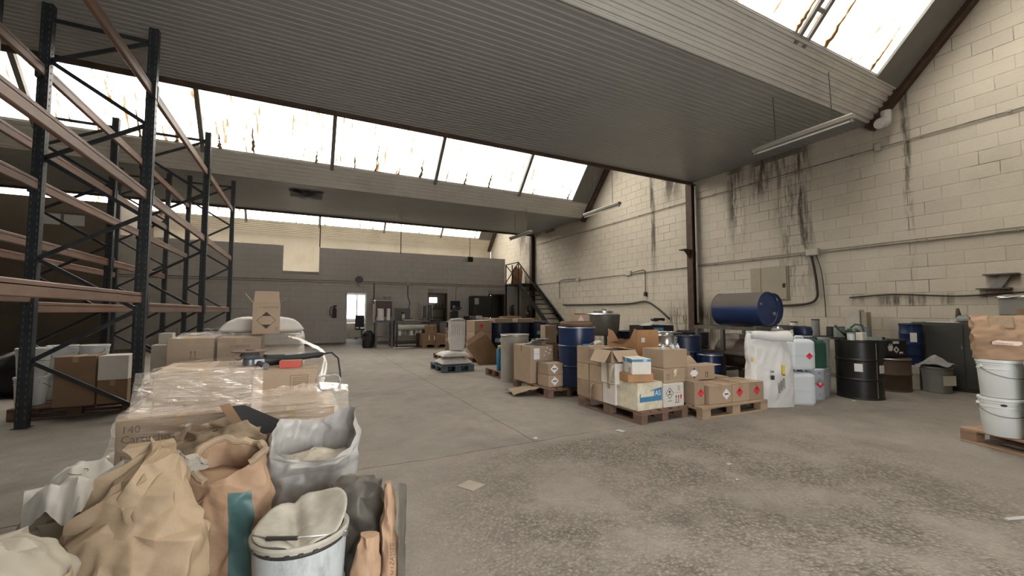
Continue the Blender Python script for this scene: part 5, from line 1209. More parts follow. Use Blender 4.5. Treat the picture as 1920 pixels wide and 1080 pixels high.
pallet('pale pallet with low cartons in front of the white sack', 5.06, 3.95, 1.2, .8, rz=R(-3), m='wood_pale')
G = 'cartons on the pale pallet'
o = carton('low kraft carton with a white diamond at the front', 4.86, 3.83, zt, .40, .40, .235, group=G, rz=R(-4), tape='tape'); hazard(o, (.10, -.2005, .115), .072, 'white')
o = carton('low kraft carton with a red diamond, middle of the pale pallet', 5.22, 3.80, zt, .32, .40, .235, group=G, rz=R(-3)); hazard(o, (-.03, -.2005, .125), .066, 'red')
o = carton('low kraft carton with a red diamond, right end of the pale pallet', 5.525, 3.785, zt, .28, .40, .235, group=G, rz=R(-3)); hazard(o, (.0, -.2005, .125), .066, 'red')
o = carton('carton with half-hidden red diamond at the left of the pale pallet', 4.545, 3.90, zt, .17, .40, .29, group=G, rz=R(-2), tape=None); hazard(o, (.02, -.2005, .15), .06, 'red')
carton('low kraft carton at the rear left of the pale pallet', 4.80, 4.22, zt, .40, .34, .24, group=G, rz=R(3))
carton('low kraft carton at the rear right of the pale pallet', 5.32, 4.20, zt, .44, .36, .25, group=G, rz=R(-5))
o = carton('open carton with a black and white diamond and arrows, on the low cartons', 4.92, 4.12, zt + .252, .50, .30, .18, group=G, rz=R(-4), top='open', flaps=(150, 178, 8, 140), tape=None); hazard(o, (-.13, -.1505, .095), .075, 'quantity'); arrows(o, (.10, -.1505, .075), .07, m='ink')

# ---- group with the blue drum
pallet('pallet under the tall carton and the small diamond cartons', 3.80, 6.10, 1.2, .8, rz=R(90), m='wood_red')
o = carton('tall kraft carton with papers on top beside the blue drum', 3.60, 6.32, zt, .44, .60, .61, tape=None); plate('white_label', rect(.11, .09), 'sticker', o, (-.10, -.3005, .53)); plate('white_label', rect(.11, .09), 'sticker', o, (-.10, -.3005, .435))
for i in range(5): plate('torn_mark', [(0, 0), (.03 + .008 * i, .01), (.02, .03)], 'sticker', o, (.03 + .028 * i, -.3005, .44 + .03 * ((i * 2) % 5)))
obj('crease', B(-.2206, -.2196, .0, .03, .50, .61), 'card_dark', o)
for i in range(4): tag(obj('paper_bundle', sheet(lambda u, v, i=i: ((u - .5) * .30, (v - .5) * .24, .012 + .012 * fold((u, v, i), 2, i) + .008 * i), 10, 8, .006), ['paper_white', 'cloth_grey', 'paper_beige', 'black'][i], smooth=True, loc=(3.60 + .03 * i, 6.30 - .03 * i, .758 + .02 * i), rot=(0, 0, .5 * i)), ['lowest crumpled white paper on the tall carton', 'grey cloth among the papers on the tall carton', 'beige paper on the tall carton', 'topmost dark sheet on the tall carton'][i], 'paper')
for r in range(2):
    o = carton(['small kraft carton with a white diamond, bottom one beside the blue drum', 'small kraft carton with a white diamond, slumped upper one'][r], 3.61, 5.765, zt + r * .19, .29, .34, .188 if r == 0 else .175, rz=R([0, -2][r]), tape=None if r else 'tape'); hazard(o, (-.03, -.1705, .092), .072, 'white'); arrows(o, (.11, -.1705, .10), .05)
drum('tall dark blue steel drum with brown lid in the middle of the hall', 3.98, 5.66, .0, .292, 1.085, 'blue_drum').location = (4.02, 5.62, .146)
for ch in bpy.data.objects['steel_drum'].children: ch.scale = (1, 1, .87)
t = thing('brown_tray', 'brown round wooden lid resting on the blue drum', 'lid', (4.02, 5.62, 1.094)); obj('disc', MB().lathe([(.25, 0), (.262, .01), (.262, .06), (.25, .075)], 30), 'wood_red', t, True, 40); obj('rope_band', MB().lathe([(.262, .03), (.268, .036), (.268, .05), (.262, .056)], 30, cap0=False, cap1=False), 'card_dark', t, True)
o = carton('small open kraft carton with a white triangle on the drum lid', 4.06, 5.60, 1.172, .27, .2, .11, top='open', flaps=(72, 178, 176, 10), tape=None, rz=R(-8)); plate('triangle_mark', [(-.06, -.05), (.06, -.05), (0, .045)], 'sticker_pink', o, (-.02, -.1005, .055)); arrows(o, (.10, -.1005, .05), .025)
def f_(u, v):
    x = 2.98 + .42 * u + .05 * v; y = 5.85 + .42 * v - .1 * u
    return (x, y, .012 + .10 * u * (1 - .3 * v) + .03 * max(0, fold((x, y, 0), 4, 2)) + .05 * math.sin(pi * v) * (1 - u))
tag(obj('kraft_wrapper', sheet(f_, 20, 18, .003), 'kraft', smooth=True), 'crumpled kraft wrapper trailing off the pallet onto the floor', 'paper')
drum('grey fibre drum with a dusty lid behind the tall carton', 3.72, 7.25, .0, .27, .89, 'grey_drum', ribs=0, name='fibre_drum')
for i, (x, y, m_) in enumerate(((4.00, 7.8, 'cyan_can'),)):
    t = thing('gas_bottle', 'small bright blue metal can standing beside the tall carton', 'can', (3.66, 7.70, .146)); obj('body', MB().lathe([(.10, 0), (.11, .01), (.11, .42), (.08, .46)], 20), m_, t, True, 40); obj('rim', MB().lathe([(.085, .45), (.085, .49), (.07, .49)], 18), 'yellow', t, True, 40)
pallet('old small pallet under the blue can', 3.82, 7.82, .8, .6, rz=R(90), m='wood_red')
# tilted flat carton leaning
t = thing('cardboard_box', 'big flattened brown carton leaning at a slant behind the white sacks', 'box', (4.62, 9.62, .04), rot=(R(-6), R(-33), R(-12))); obj('body', B(-.56, .02, -.06, .06, 0, .86, .01), 'card_dark', t); obj('flap', MB().poly([(-.54, 0), (.0, 0), (-.03, .14), (-.5, .13)], (0, -.06, .86), (1, 0, 0), Vector((0, .4, .9)).normalized(), .005), 'card_dark', t); obj('side_flap', B(.02, .026, -.055, .055, .02, .84), 'card', t)
# white sacks on a dark teal pallet
pallet('dark teal painted pallet with white sacks', 3.12, 9.25, .75, .9, m='wood_teal')
tag(obj('white_sack', lying_sack(.72, .62, .15, 1.0), 'sack_white', smooth=True, loc=(3.12, 9.16, zt)), 'white sack lying flat at the bottom of the teal pallet', 'sack')
tag(obj('white_sack', lying_sack(.66, .55, .12, 2.0), 'sack_white', smooth=True, loc=(3.10, 9.14, zt + .17)), 'second flat white sack on the teal pallet', 'sack')
RS = [(0, 0, 0, .16, .11, 0), (.25, 0, 0, .19, .13, 0), (.5, 0, 0, .19, .12, 0), (.66, 0, 0, .20, .07, 0)]
t = thing('white_sack', 'white sack standing upright on the flat white sacks', 'sack', (3.20, 9.16, zt + .305)); obj('bag', sack_mesh(RS, 44, 30, amp=.02, fs=6, sd=3, folds=.008, nf=9), 'sack_white', t, True, 45)
for i in range(6): obj('drip_mark', sheet(lambda u, v, i=i: sack_pt(RS, -2.3 + i * .28 + .04 * u, .45 + .4 * v, 1.02, amp=.02, fs=6, sd=3, folds=.008, nf=9), 2, 8, .001), 'ink_brown' if i % 2 else 'cloth_grey', t)
tag(obj('white_sack', lying_sack(.34, .24, .06, 7.0, .01), 'paper_beige', smooth=True, loc=(3.22, 9.17, zt + .965)), 'folded beige paper on top of the upright sack', 'paper')
# cartons with a red diamond and a brown sack behind
pallet('pallet under the red diamond cartons behind the white sacks', 4.28, 10.75, 1.2, .8, rz=R(90))
for r in range(3):
    o = carton(['bottom carton of the red diamond stack', 'middle carton of the red diamond stack', 'top carton with a red diamond behind the white sacks'][r], 4.36, 10.65, zt + r * .315, .50, .60, .312, rz=R(r - 1), tape=None)
    if r == 2: hazard(o, (-.05, -.3005, .16), .075, 'red')
    else: plate('white_label', rect(.05, .08), 'sticker', o, (.02, -.3005, .2))
RS2 = [(0, 0, 0, .17, .12, 0), (.3, 0, 0, .2, .13, .1), (.55, 0, 0, .19, .11, .1), (.72, 0, 0, .17, .05, .1)]
tag(obj('paper_sack', sack_mesh(RS2, 40, 26, amp=.02, fs=5, sd=5, folds=.012, nf=6, fc=(13, 8, .035)), 'kraft_dirty', smooth=True, loc=(3.80, 11.3, .15)), 'crumpled brown paper sack behind the upright white sack', 'sack')
pallet('pallet beneath the crumpled brown paper sack', 3.72, 11.35, .9, .6, rz=R(90), m='wood_red').location.z = .0

# ---- row of dark blue drums and odds and ends behind
for i in range(3):
    drum('dark blue drum in the row behind, %s' % ['left one', 'middle one', 'right one'][i], 4.95 + i * .62, 10.6, .0, .29, 1.02, 'blue_dark', top='closed', group='dark blue drums in the background row', ringm='dark_steel')
for i in range(7):
    o = bpy.data.objects['steel_drum.%03d' % (1 + i % 3)]; a = -2.2 + .12 * i + (.1 if i > 3 else 0)
    plate('torn_label', [(-.06, -.05), (.05, -.06), (.06, .03), (.01, .06), (-.05, .04)], 'sticker' if i % 2 else 'ink_lightblue', o, (.30 * math.cos(a), .30 * math.sin(a), .55 + .09 * (i % 3)), (Vector((-math.sin(a), math.cos(a), 0)), Vector((0, 0, 1))))
carton('flat kraft carton lying on the dark blue drums, left', 4.92, 10.45, 1.022, .55, .4, .12, rz=R(4))
carton('flat kraft carton lying on the dark blue drums, right', 5.62, 10.45, 1.022, .50, .4, .11, rz=R(-3))
carton('kraft carton on a dark box behind the blue drum', 5.05, 8.15, .62, .28, .28, .40, rz=R(-8), tape=None)
carton('dark carton under the kraft one behind the blue drum', 5.07, 8.15, .0, .32, .32, .618, m='card_dark', tape=None)
for i in range(3):
    t = thing('plastic_crate', ['bottom black crate of the stack behind the drum', 'middle black crate of the stack behind the drum', 'top black crate of the stack behind the drum'][i], 'crate', (5.42, 8.05, .0 + .34 * i)); m = MB()
    m.box(-.22, .22, -.2, .2, 0, .02); 
    for s in (-1, 1):
        m.box(s * .22 - .01, s * .22 + .01, -.2, .2, .26, .33).box(s * .22 - .01, s * .22 + .01, -.2, .2, .02, .1).box(-.22, .22, s * .2 - .01, s * .2 + .01, .26, .33).box(-.22, .22, s * .2 - .01, s * .2 + .01, .02, .1)
    obj('shell', m, 'black', t)
    for s in (-1, 1):
        for q in range(6): obj('slat', B(-.2 + q * .08 - .012, -.2 + q * .08 + .012, s * .2 - .008, s * .2 + .008, .1, .26), 'black', t)
    if i: plate('white_label', rect(.16, .08), 'sticker', t, (0, -.212, .3 - .05 * i))
# big torn carton and clutter between the pallets and the wall
o = carton('big brown carton with a ragged torn top behind the stack', 4.92, 5.30, .0, .44, .72, .80, m='card_orange', top='open', flaps=(None, None, None, None), tape=None, rz=R(-2)); plate('white_label', rect(.07, .07), 'sticker', o, (-.10, -.3605, .88))
obj('torn_side', MB().poly([(-.36, 0), (.36, 0), (.36, .24), (.30, .26), (.20, .10), (.02, -.02), (-.10, .06), (-.22, .20), (-.36, .24)], (-.216, 0, .80), (0, -1, 0), (0, 0, 1), .004), 'card_orange', o); obj('torn_front', B(-.22, .22, -.36, -.356, .80, 1.04), 'card_orange', o)
obj('torn_back', MB().poly([(-.22, 0), (.22, 0), (.22, .03), (.05, .06), (-.10, .04), (-.22, .22)], (0, .36, .80), (1, 0, 0), (0, 0, 1), .004), 'card_orange', o)
t = thing('mixing_vessel', 'dented grey metal mixing vessel with a silver lid by the wall', 'vessel', (5.98, 7.35, .0)); obj('bowl', MB().lathe([(.20, .80), (.30, .84), (.34, .95), (.36, 1.20), (.37, 1.26), (.35, 1.27)], 32), 'vessel', t, True, 40); obj('lid', MB().lathe([(.37, 1.265), (.33, 1.29), (.22, 1.30), (.22, 1.34), (.10, 1.35)], 32), 'steel', t, True, 40); obj('lid_handle', MB().tube([(-.08, 0, 1.34), (-.06, 0, 1.38), (.06, 0, 1.38), (.08, 0, 1.34)], .012, 8), 'steel', t, True)
for a in range(3): obj('leg', MB().beam((.25 * math.cos(a * 2.1), .25 * math.sin(a * 2.1), .86), (.3 * math.cos(a * 2.1), .3 * math.sin(a * 2.1), 0), .05), 'frame_steel', t)
obj('clamp', MB().tube([(-.36, -.05, 1.06), (-.42, -.1, 1.05)], .02, 10), 'steel', t, True)
t = thing('black_crate', 'black plastic tray with papers sticking out beyond the torn carton', 'crate', (6.15, 6.10, .78), R(-8)); m = B(-.34, .34, -.22, .22, 0, .015)
for s in (-1, 1): m.box(s * .34 - .01, s * .34 + .01, -.22, .22, 0, .28).box(-.34, .34, s * .22 - .01, s * .22 + .01, 0, .28)
obj('tray', m, 'black', t); obj('side_panel', B(-.12, .10, -.235, -.229, .05, .24), 'ink_blue', t)
obj('papers', sheet(lambda u, v: (-.25 + .42 * u, -.15 + .3 * v, .24 + .12 * u + .03 * fold((u, v, 0), 2, 3)), 14, 10, .006), 'paper_white', t, True); obj('tool_grip', B(.02, .30, -.06, .06, .36, .42, .02), 'black', t)
t = thing('dark_bin', 'dark steel bin under the black tray', 'bin', (6.15, 6.10, 0)); obj('shell', B(-.38, .38, -.28, .28, 0, .74, .01), 'cabinet_dark', t); obj('lip', B(-.40, .40, -.30, .30, .74, .778, .004), 'dark_steel', t)
for i in range(7):
    x, y = ((6.65, 7.3), (7.3, 7.0), (7.95, 6.7), (6.9, 6.4), (5.75, 5.52), (6.38, 5.52), (7.55, 6.25))[i]; drum('dark drum towards the block wall, %s' % ['farthest left', 'second from left', 'rightmost', 'front one', 'nearest the tin pails', 'just left of the steel table', 'behind the steel table'][i], x, y, .0, .29, .89, ['blue_dark', 'black_drum', 'blue_dark', 'brown_drum', 'black_drum', 'blue_dark', 'black_drum'][i], top='closed', group='dark drums by the block wall')
# metal pails behind the tall carton
for i, (x, y, z, r, h, m_) in enumerate(((5.30, 4.95, .68, .13, .32, 'tin'), (5.54, 5.05, .68, .09, .22, 'grey_pail'))):
    t = thing('metal_pail', ['shiny tin pail behind the tall carton', 'small dark pail right of the shiny tin pail'][i], 'pail', (x, y, z)); obj('body', MB().lathe([(r, 0), (r, h * .3), (r + .004, h * .32), (r, h * .34), (r, h * .8), (r + .004, h * .82), (r, h * .84), (r, h)], 26), m_, t, True, 40); obj('lid', MB().lathe([(r + .004, h - .02), (r + .006, h - .004), (r - .004, h + .004), (r - .012, h - .008), (.01, h - .008)], 26), m_, t, True, 40)
carton('brown carton that carries the tin pails', 5.42, 4.98, .0, .52, .36, .678, m='card_dark', tape=None)
t = thing('clear_bottle', 'clear spray bottle standing on the dark drum', 'bottle', (6.9, 6.40, .891)); obj('body', MB().lathe([(.035, 0), (.04, .01), (.04, .12), (.015, .16), (.015, .18)], 14), 'white_plastic', t, True, 40); obj('cap', MB().lathe([(.018, .175), (.018, .21)], 12), 'steel', t, True, 40)

# ================================================================== RIGHT: DRUM TABLE AND CONTAINERS
t = thing('steel_table', 'heavy steel frame table carrying the blue drums', 'table', (7.42, 4.95, 0))
zt2 = 1.07
obj('top_frame', B(-.72, .72, -.62, -.56, zt2 - .06, zt2).box(-.72, .72, .54, .60, zt2 - .06, zt2).box(-.72, -.66, -.56, .54, zt2 - .06, zt2).box(.66, .72, -.56, .54, zt2 - .06, zt2).box(-.2, -.14, -.56, .54, zt2 - .06, zt2).box(.14, .2, -.56, .54, zt2 - .06, zt2), 'frame_steel', t)
for x in (-.69, .69):
    for y in (-.59, .02, .55): obj('leg', B(x - .03, x + .03, y - .03, y + .03, 0, zt2 - .06), 'frame_steel', t)
obj('cross_bar', B(-.71, -.67, -.6, .56, .58, .63), 'frame_steel', t); obj('cross_bar', B(.67, .71, -.6, .56, .58, .63), 'frame_steel', t)
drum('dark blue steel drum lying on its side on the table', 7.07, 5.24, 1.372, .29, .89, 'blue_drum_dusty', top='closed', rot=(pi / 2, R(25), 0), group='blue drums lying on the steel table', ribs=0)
drum('second blue drum lying behind the first on the table', 7.69, 5.52, 1.372, .29, .89, 'blue_drum', top='closed', rot=(pi / 2, R(-60), 0), group='blue drums lying on the steel table', ribs=0)
tag(obj('paper_tag', B(-.10, .10, -.001, .001, -.05, .05), 'grey_pail', loc=(6.93, 4.42, 1.03), rot=(R(-14), 0, R(-35))), 'grey paper tag hanging off the table edge', 'paper')
# things stored under the table
drum('rusty brown drum lying under the table', 7.05, 5.20, .58, .25, .72, 'brown_drum', top='closed', rot=(pi / 2, 0, 0), ribs=1)
bpy.data.objects['steel_table']
t = thing('support_trestle', 'low steel trestle under the rusty drum', 'trestle', (7.05, 4.85, 0)); 
for y in (-.2, .2):
    obj('cradle', B(-.28, .28, y - .03, y + .03, .26, .32), 'frame_steel', t)
    for x in (-.26, .26): obj('leg', B(x - .025, x + .025, y - .025, y + .025, 0, .26), 'frame_steel', t)
drum('small blue drum standing left of the steel table', 6.38, 4.98, .0, .20, .60, 'blue_drum', ribs=1)
carton('pale carton wedged under the table top', 7.55, 5.25, .0, .36, .3, .9, m='card_white', tape=None)
# big white bag
RBg = [(0, 0, 0, .30, .10, 0), (.25, 0, .01, .325, .14, 0), (.55, 0, .02, .315, .13, 0), (.85, -.01, .03, .30, .09, 0), (.99, -.015, .03, .295, .05, 0), (1.05, -.015, .03, .29, .022, 0)]
KW = dict(amp=.022, fs=3.6, sd=6.6, folds=.006, nf=5, power=3.4, fc=(16, 9, .022))
t = thing('white_bulk_sack', 'tall creased white woven sack with folded top beside the pale pallet', 'sack', (5.93, 3.66, 0), R(-24))
obj('bag', sack_mesh(RBg, 72, 60, **KW), 'bigbag', t, True, 45)
obj('folded_top', sheet(lambda u, v: (-.28 + .57 * u, -.045 - .035 * math.sin(pi * v) - .05 * v * u, 1.05 - (.10 + .05 * u) * v + .008 * math.sin(9 * u)), 24, 8, .004), 'bigbag', t, True)
plate('printed_mark', rect(.05, .06), 'ink', t, (-.06, -.150, .42)); plate('printed_mark', rect(.045, .03), 'cloth_grey', t, (-.06, -.147, .50)); plate('yellow_label', [(-.025, -.05), (.012, -.07), (.022, .06), (-.02, .07)], 'yellow', t, (.10, -.150, .52)); plate('printed_mark', rect(.03, .02), 'ink_brown', t, (.10, -.151, .455), lift=.002); plate('yellow_label', rect(.025, .05), 'yellow', t, (-.285, -.075, .66))
text('SACONA', .035, 'ink_brown', t, (.06, -.093, .965), 'front', -.09)
for i in range(3): plate('printed_mark', rect(.018, .14), 'cloth_grey', t, (.03 + i * .035, -.155, .28 + .03 * i))
def jerrycan(label, x, y, z, w, d, h, m, rz=0.0, label_m=None, red=False):
    t = thing('jerrycan', label, 'jerrycan', (x, y, z), rz)
    def fn(u, v):
        a = 2 * pi * u; p = 5.0; e = (abs(math.cos(a)) ** p + abs(math.sin(a)) ** p) ** (-1 / p); k = 1.0
        zz = v * h
        if v < .06: k = .93 + .07 * (v / .06)
        if v > .88: k = 1 - .22 * ((v - .88) / .12) ** 1.6
        k += .012 * (1 if .47 < v < .53 else 0)
        return (math.cos(a) * e * w / 2 * k, math.sin(a) * e * d / 2 * k, zz)
    m_ = MB().grid(fn, 40, 34, True); n = 40; m_.f.append(tuple(reversed(range(n)))); m_.f.append(tuple(range(34 * n, 35 * n)))
    obj('body', m_, m, t, True, 50); obj('cap', MB().lathe([(.035, h - .005), (.035, h + .035), (.03, h + .04)], 16, (-w * .22, 0, 0)), m, t, True, 40)
    obj('handle', MB().tube([(-w * .05, 0, h - .01), (0, 0, h + .035), (w * .22, 0, h + .035), (w * .32, 0, h - .02)], .014, 8), m, t, True)
    if red: hazard(t, (w * .20, -d / 2 - .002, h * .45), .05, 'red')
    return t
jerrycan('lower tall white plastic jerrycan beside the woven sack', 6.50, 3.62, 0, .38, .36, .455, 'white_plastic', R(-35))
jerrycan('upper tall white plastic jerrycan beside the woven sack', 6.51, 3.62, .50, .38, .36, .43, 'white_plastic', R(-30), red=True)
t = thing('small_drum', 'slim white plastic keg with a red and grey diamond label', 'drum', (7.06, 3.68, 0), R(-30)); obj('body', MB().lathe([(.125, 0), (.135, .015), (.135, .42), (.14, .43), (.14, .45), (.12, .47)], 26), 'bluegrey_plastic', t, True, 40)
hz = plate('hazard_diamond', dia(.075), 'ink_red', t, (0, -.140, .25)); plate('grey_half', [(-.075, 0), (.075, 0), (0, .075)], 'cloth_grey', hz, (0, -.140, .25), lift=.002); plate('flame_symbol', [(x * .05, y * .05) for x, y in FLAME], 'sticker', hz, (0, -.140, .245), lift=.0035)
for zz in (.08, .40): obj('rivet', MB().tube([(0, -.133, zz), (0, -.142, zz)], .012, 8), 'steel', t)
jerrycan('dark green plastic jerrycan standing on the slim white keg', 7.06, 3.70, .472, .33, .27, .42, 'green_plastic', R(-30))
for i in range(2):
    bucket(['pale grey-green bin beside the black drum, lower', 'darker grey-green bin stacked on the pale one'][i], 7.40, 3.78, .0 + i * .46, .16, .14, .455, ['grey_pail', 'greygreen_plastic'][i], rz=.4, handle=False, name='plastic_bin', lidm='greygreen_plastic')
drum('black steel drum with white stickers among the containers', 7.82, 3.42, .0, .292, .885, 'black_drum', top='closed', rz=R(40))
o = bpy.data.objects[[q.name for q in bpy.data.objects if q.get('label', '').startswith('black steel drum')][0]]
o.rotation_euler = (0, 0, 0)
for a, zz, w in ((-2.75, .48, .10), (-1.65, .46, .12)): plate('white_sticker', rect(w, .12), 'sticker', o, (.297 * math.cos(a), .297 * math.sin(a), zz), (Vector((-math.sin(a), math.cos(a), 0)), Vector((0, 0, 1))))
obj('seam', B(-.004, .004, -.004, .004, .03, .85), 'steel', o, loc=(.294 * math.cos(-1.95), .294 * math.sin(-1.95), 0))
# clutter standing on the black drum
t = thing('watering_can', 'green watering can standing on the black drum', 'watering can', (7.86, 3.50, .888), R(-40)); obj('body', MB().lathe([(.10, 0), (.105, .01), (.095, .14), (.06, .17)], 20), 'green_plastic', t, True, 40); obj('spout', MB().tube([(-.08, 0, .04), (-.16, 0, .12), (-.24, 0, .22)], [.02, .016, .022], 10), 'green_plastic', t, True); obj('handle', MB().tube([(.09, 0, .05), (.15, 0, .12), (.13, 0, .22), (.04, 0, .24), (-.03, 0, .18)], .013, 10), 'green_plastic', t, True)
carton('small printed paint carton on the black drum', 7.70, 3.32, .888, .13, .09, .12, m='card_white', tape=None)
t = thing('paint_tin', 'white paint tin on the black drum', 'tin', (7.62, 3.42, .888)); obj('body', MB().lathe([(.05, 0), (.05, .11)], 18), 'bucket_white', t, True, 40); obj('lid', MB().lathe([(.053, .10), (.053, .115), (.04, .115)], 18), 'grey_pail', t, True, 40)
tag(obj('plastic_tray', B(-.14, .14, -.1, .1, 0, .012, .004).box(-.14, .14, -.1, -.092, .012, .045).box(-.14, .14, .092, .1, .012, .045).box(-.14, -.132, -.092, .092, .012, .045).box(.132, .14, -.092, .092, .012, .045), 'greygreen_plastic', loc=(7.93, 3.28, .888), rot=(0, 0, .5)), 'shallow pale plastic tray on the black drum', 'tray')
# shelf bench along the wall with cans
t = thing('wall_bench', 'low dark bench along the wall crowded with cans', 'bench', (9.75, 5.0, 0)); obj('bench_top', B(-.25, .25, -1.1, 1.1, .78, .82), 'dark_steel', t)
for y in (-1.0, 0, 1.0):
    for x in (-.21, .21): obj('leg', B(x - .025, x + .025, y - .025, y + .025, 0, .78), 'dark_steel', t)
rc = random.Random(12)
for i in range(9):
    y = 4.1 + i * .215; h = rc.uniform(.14, .34); r = rc.uniform(.06, .10); m_ = rc.choice(['box_white', 'tin', 'grey_pail', 'card_white', 'cabinet_dark', 'greygreen_plastic'])
    t = thing('paint_can', ['first', 'second', 'third', 'fourth', 'fifth', 'sixth', 'seventh', 'eighth', 'ninth'][i] + ' can from the right on the wall bench', 'can', (9.66 + .1 * (i % 2), y, .82), 0, 'cans on the wall bench')
    obj('body', MB().lathe([(r, 0), (r, h * .9), (r * .95, h)], 18), m_, t, True, 40); obj('lid', MB().lathe([(r * .97, h - .01), (r * .97, h + .012), (r * .85, h + .012)], 18), rc.choice(['black', 'tin', 'mach_red']), t, True, 40)
t = thing('control_box', 'beige metal box standing on the wall bench', 'box', (9.78, 4.02, .82)); t.location = (9.95, 4.20, .82); obj('case', B(-.08, .10, -.05, .05, .0, .50, .01), 'panel_beige', t); obj('side_case', B(-.10, .10, .06, .30, .0, .55, .01), 'box_white', t)
t = thing('white_canister', 'white canister with a navy cap behind the green jerrycan', 'canister', (7.60, 4.10, .0)); obj('body', MB().lathe([(.15, 0), (.16, .02), (.16, .86), (.10, .96)], 24), 'white_plastic', t, True, 40); obj('cap', MB().lathe([(.13, .93), (.14, 1.0), (.12, 1.07), (.08, 1.08)], 22), 'blue_dark', t, True, 40); 
t = thing('glass_jar', 'glass jar with a metal lid behind the white jerrycans', 'jar', (6.80, 4.05, .956)); obj('jar_body', MB().lathe([(.08, 0), (.085, .01), (.085, .09), (.06, .11)], 18), 'grey_pail', t, True, 40); obj('lid', MB().lathe([(.065, .105), (.065, .135), (.05, .135)], 18), 'tin', t, True, 40)
drum('dark drum hidden behind the white jerrycans', 6.80, 4.05, .0, .25, .955, 'black_drum', top='closed')
# right part: brown drum, black can, blue keg, grey bucket, dark cabinet
t = thing('black_can', 'black square can with white hazard stickers', 'can', (9.0, 3.52, .56), R(-20)); obj('body', B(-.22, .20, -.18, .18, 0, .30, .02), 'black', t); obj('cap', MB().lathe([(.05, .30), (.05, .33)], 14, (-.1, 0, 0)), 'black', t, True, 40)
plate('glove_sticker', [(-.03, -.06), (.03, -.06), (.05, .0), (.035, .06), (.025, .01), (.015, .07), (.005, .01), (-.008, .07), (-.015, .01), (-.03, .06), (-.035, 0), (-.055, .02)], 'sticker', t, (-.14, -.181, .17)); plate('diamond_sticker', dia(.06), 'sticker', t, (-.03, -.181, .13)); plate('diamond_symbol', dia(.025), 'ink', t, (-.03, -.183, .13)); plate('white_sticker', rect(.12, .04), 'sticker', t, (-.03, -.181, .25)); plate('white_sticker', rect(.07, .03), 'sticker', t, (.06, -.181, .08))
drum('dull brown drum between the black drum and the blue keg', 9.02, 3.50, .0, .27, .55, 'brown_drum', ribs=1)
drum('dark blue plastic keg on a white box by the wall', 9.62, 3.42, .40, .15, .72, 'blue_drum', ribs=3, name='plastic_keg', ringm='blue_dark'); tag(obj('white_box', B(-.18, .18, -.16, .16, .26, .40, .004).box(-.17, .17, -.15, .15, 0, .26), 'box_white', loc=(9.62, 3.42, 0)), 'white box under the dark blue keg', 'box')
plate('white_label', rect(.09, .16), 'sticker', [q for q in bpy.data.objects if q.name.startswith('plastic_keg')][0], (-.13, -.085, .48), (Vector((.55, -.83, 0)), Vector((0, 0, 1))))
bucket('grey bucket with a pale label and a rag on top', 9.45, 3.05, .0, .19, .17, .42, 'grey_pail', rz=.3, handle=False); o = [q for q in bpy.data.objects if q.get('label', '') == 'grey bucket with a pale label and a rag on top'][0]; plate('label_panel', rect(.22, .16), 'card_white', o, (-.13, -.145, .21), (Vector((.75, -.66, 0)), Vector((0, 0, 1))))
tag(obj('rag', sheet(lambda u, v: ((u - .5) * .42, (v - .5) * .40, .02 + .16 * math.exp(-((u - .5) ** 2 + (v - .5) ** 2) * 9) + .04 * fold((u, v, 0), 2.2, 5)), 20, 18, .006), 'cloth_grey', smooth=True, loc=(9.45, 3.05, .405)), 'grey rag heaped on the grey bucket', 'rag')
t = thing('dark_cabinet', 'dark metal cabinet against the wall behind the white buckets', 'cabinet', (10.0, 2.75, 0)); obj('body', B(-.20, .28, -.62, .72, 0, 1.14, .01), 'cabinet_dark', t); obj('door', B(-.212, -.20, -.60, .04, .06, 1.10, .004), 'cabinet_dark', t); obj('door', B(-.212, -.20, .06, .70, .06, 1.10, .004), 'cabinet_dark', t); obj('lock', B(-.222, -.212, .07, .09, .70, .76), 'steel', t)
tag(obj('paper_sheet', B(-.16, .16, -.2, .2, 0, .004), 'sticker', loc=(9.98, 3.10, 1.142), rot=(0, 0, .2)), 'white sheet of paper on the dark cabinet', 'paper')
t = thing('bench_tool', 'small greenish motor tool lying on the dark cabinet', 'tool', (10.08, 2.85, 1.142), R(60)); obj('motor', MB().tube([(-.12, 0, .06), (.10, 0, .06)], .06, 14), 'greygreen_plastic', t, True, 50); obj('shield', MB().tube([(.11, -.02, .0), (.14, -.02, .10), (.15, -.02, .24)], [.03, .04, .02], 10), 'rust_frame', t, True); obj('base', B(-.14, .14, -.05, .05, 0, .015), 'dark_steel', t)

# ---- pallet with white buckets at the right edge
pallet('wooden pallet with white buckets at the right edge', 6.28, 1.12, 1.2, .8, rz=R(70), m='wood')
G = 'white buckets on the right-hand pallet'
k = 0
for i, (x, y) in enumerate(((6.06, 1.50), (5.92, 1.15), (6.42, 1.38), (6.30, 1.02), (5.78, .80), (6.16, .66))):
    for lv in range((2, 2, 3, 4, 4, 4)[i]):
        n_ = ['leftmost', 'front', 'rear', 'middle', 'outer front', 'outer rear'][i]
        o = bucket('white bucket with wire handle, %s of the %s stack at the right edge' % (['bottom', 'second', 'third', 'fourth'][lv], n_), x, y, .146 + lv * .362, .158, .140, .36, rz=R(-62 + 25 * lv + 9 * i), group=G, lidm='bucket_white')
        if i == 2 and lv == 2: obj('red_band', MB().lathe([(.1525, .17), (.1545, .17), (.1565, .225), (.1545, .225)], 30, cap0=False, cap1=False), 'ink_red', o, True)
o = [q for q in bpy.data.objects if q.get('label', '').startswith('white bucket with wire handle, bottom of the leftmost')][0]
plate('oval_mark', [(.022 * math.cos(a), .012 * math.sin(a)) for a in [2 * pi * i / 14 for i in range(14)]], 'ink', o, (-.03, -.1565, .30), (Vector((.98, -.19, 0)), Vector((0, 0, 1))))
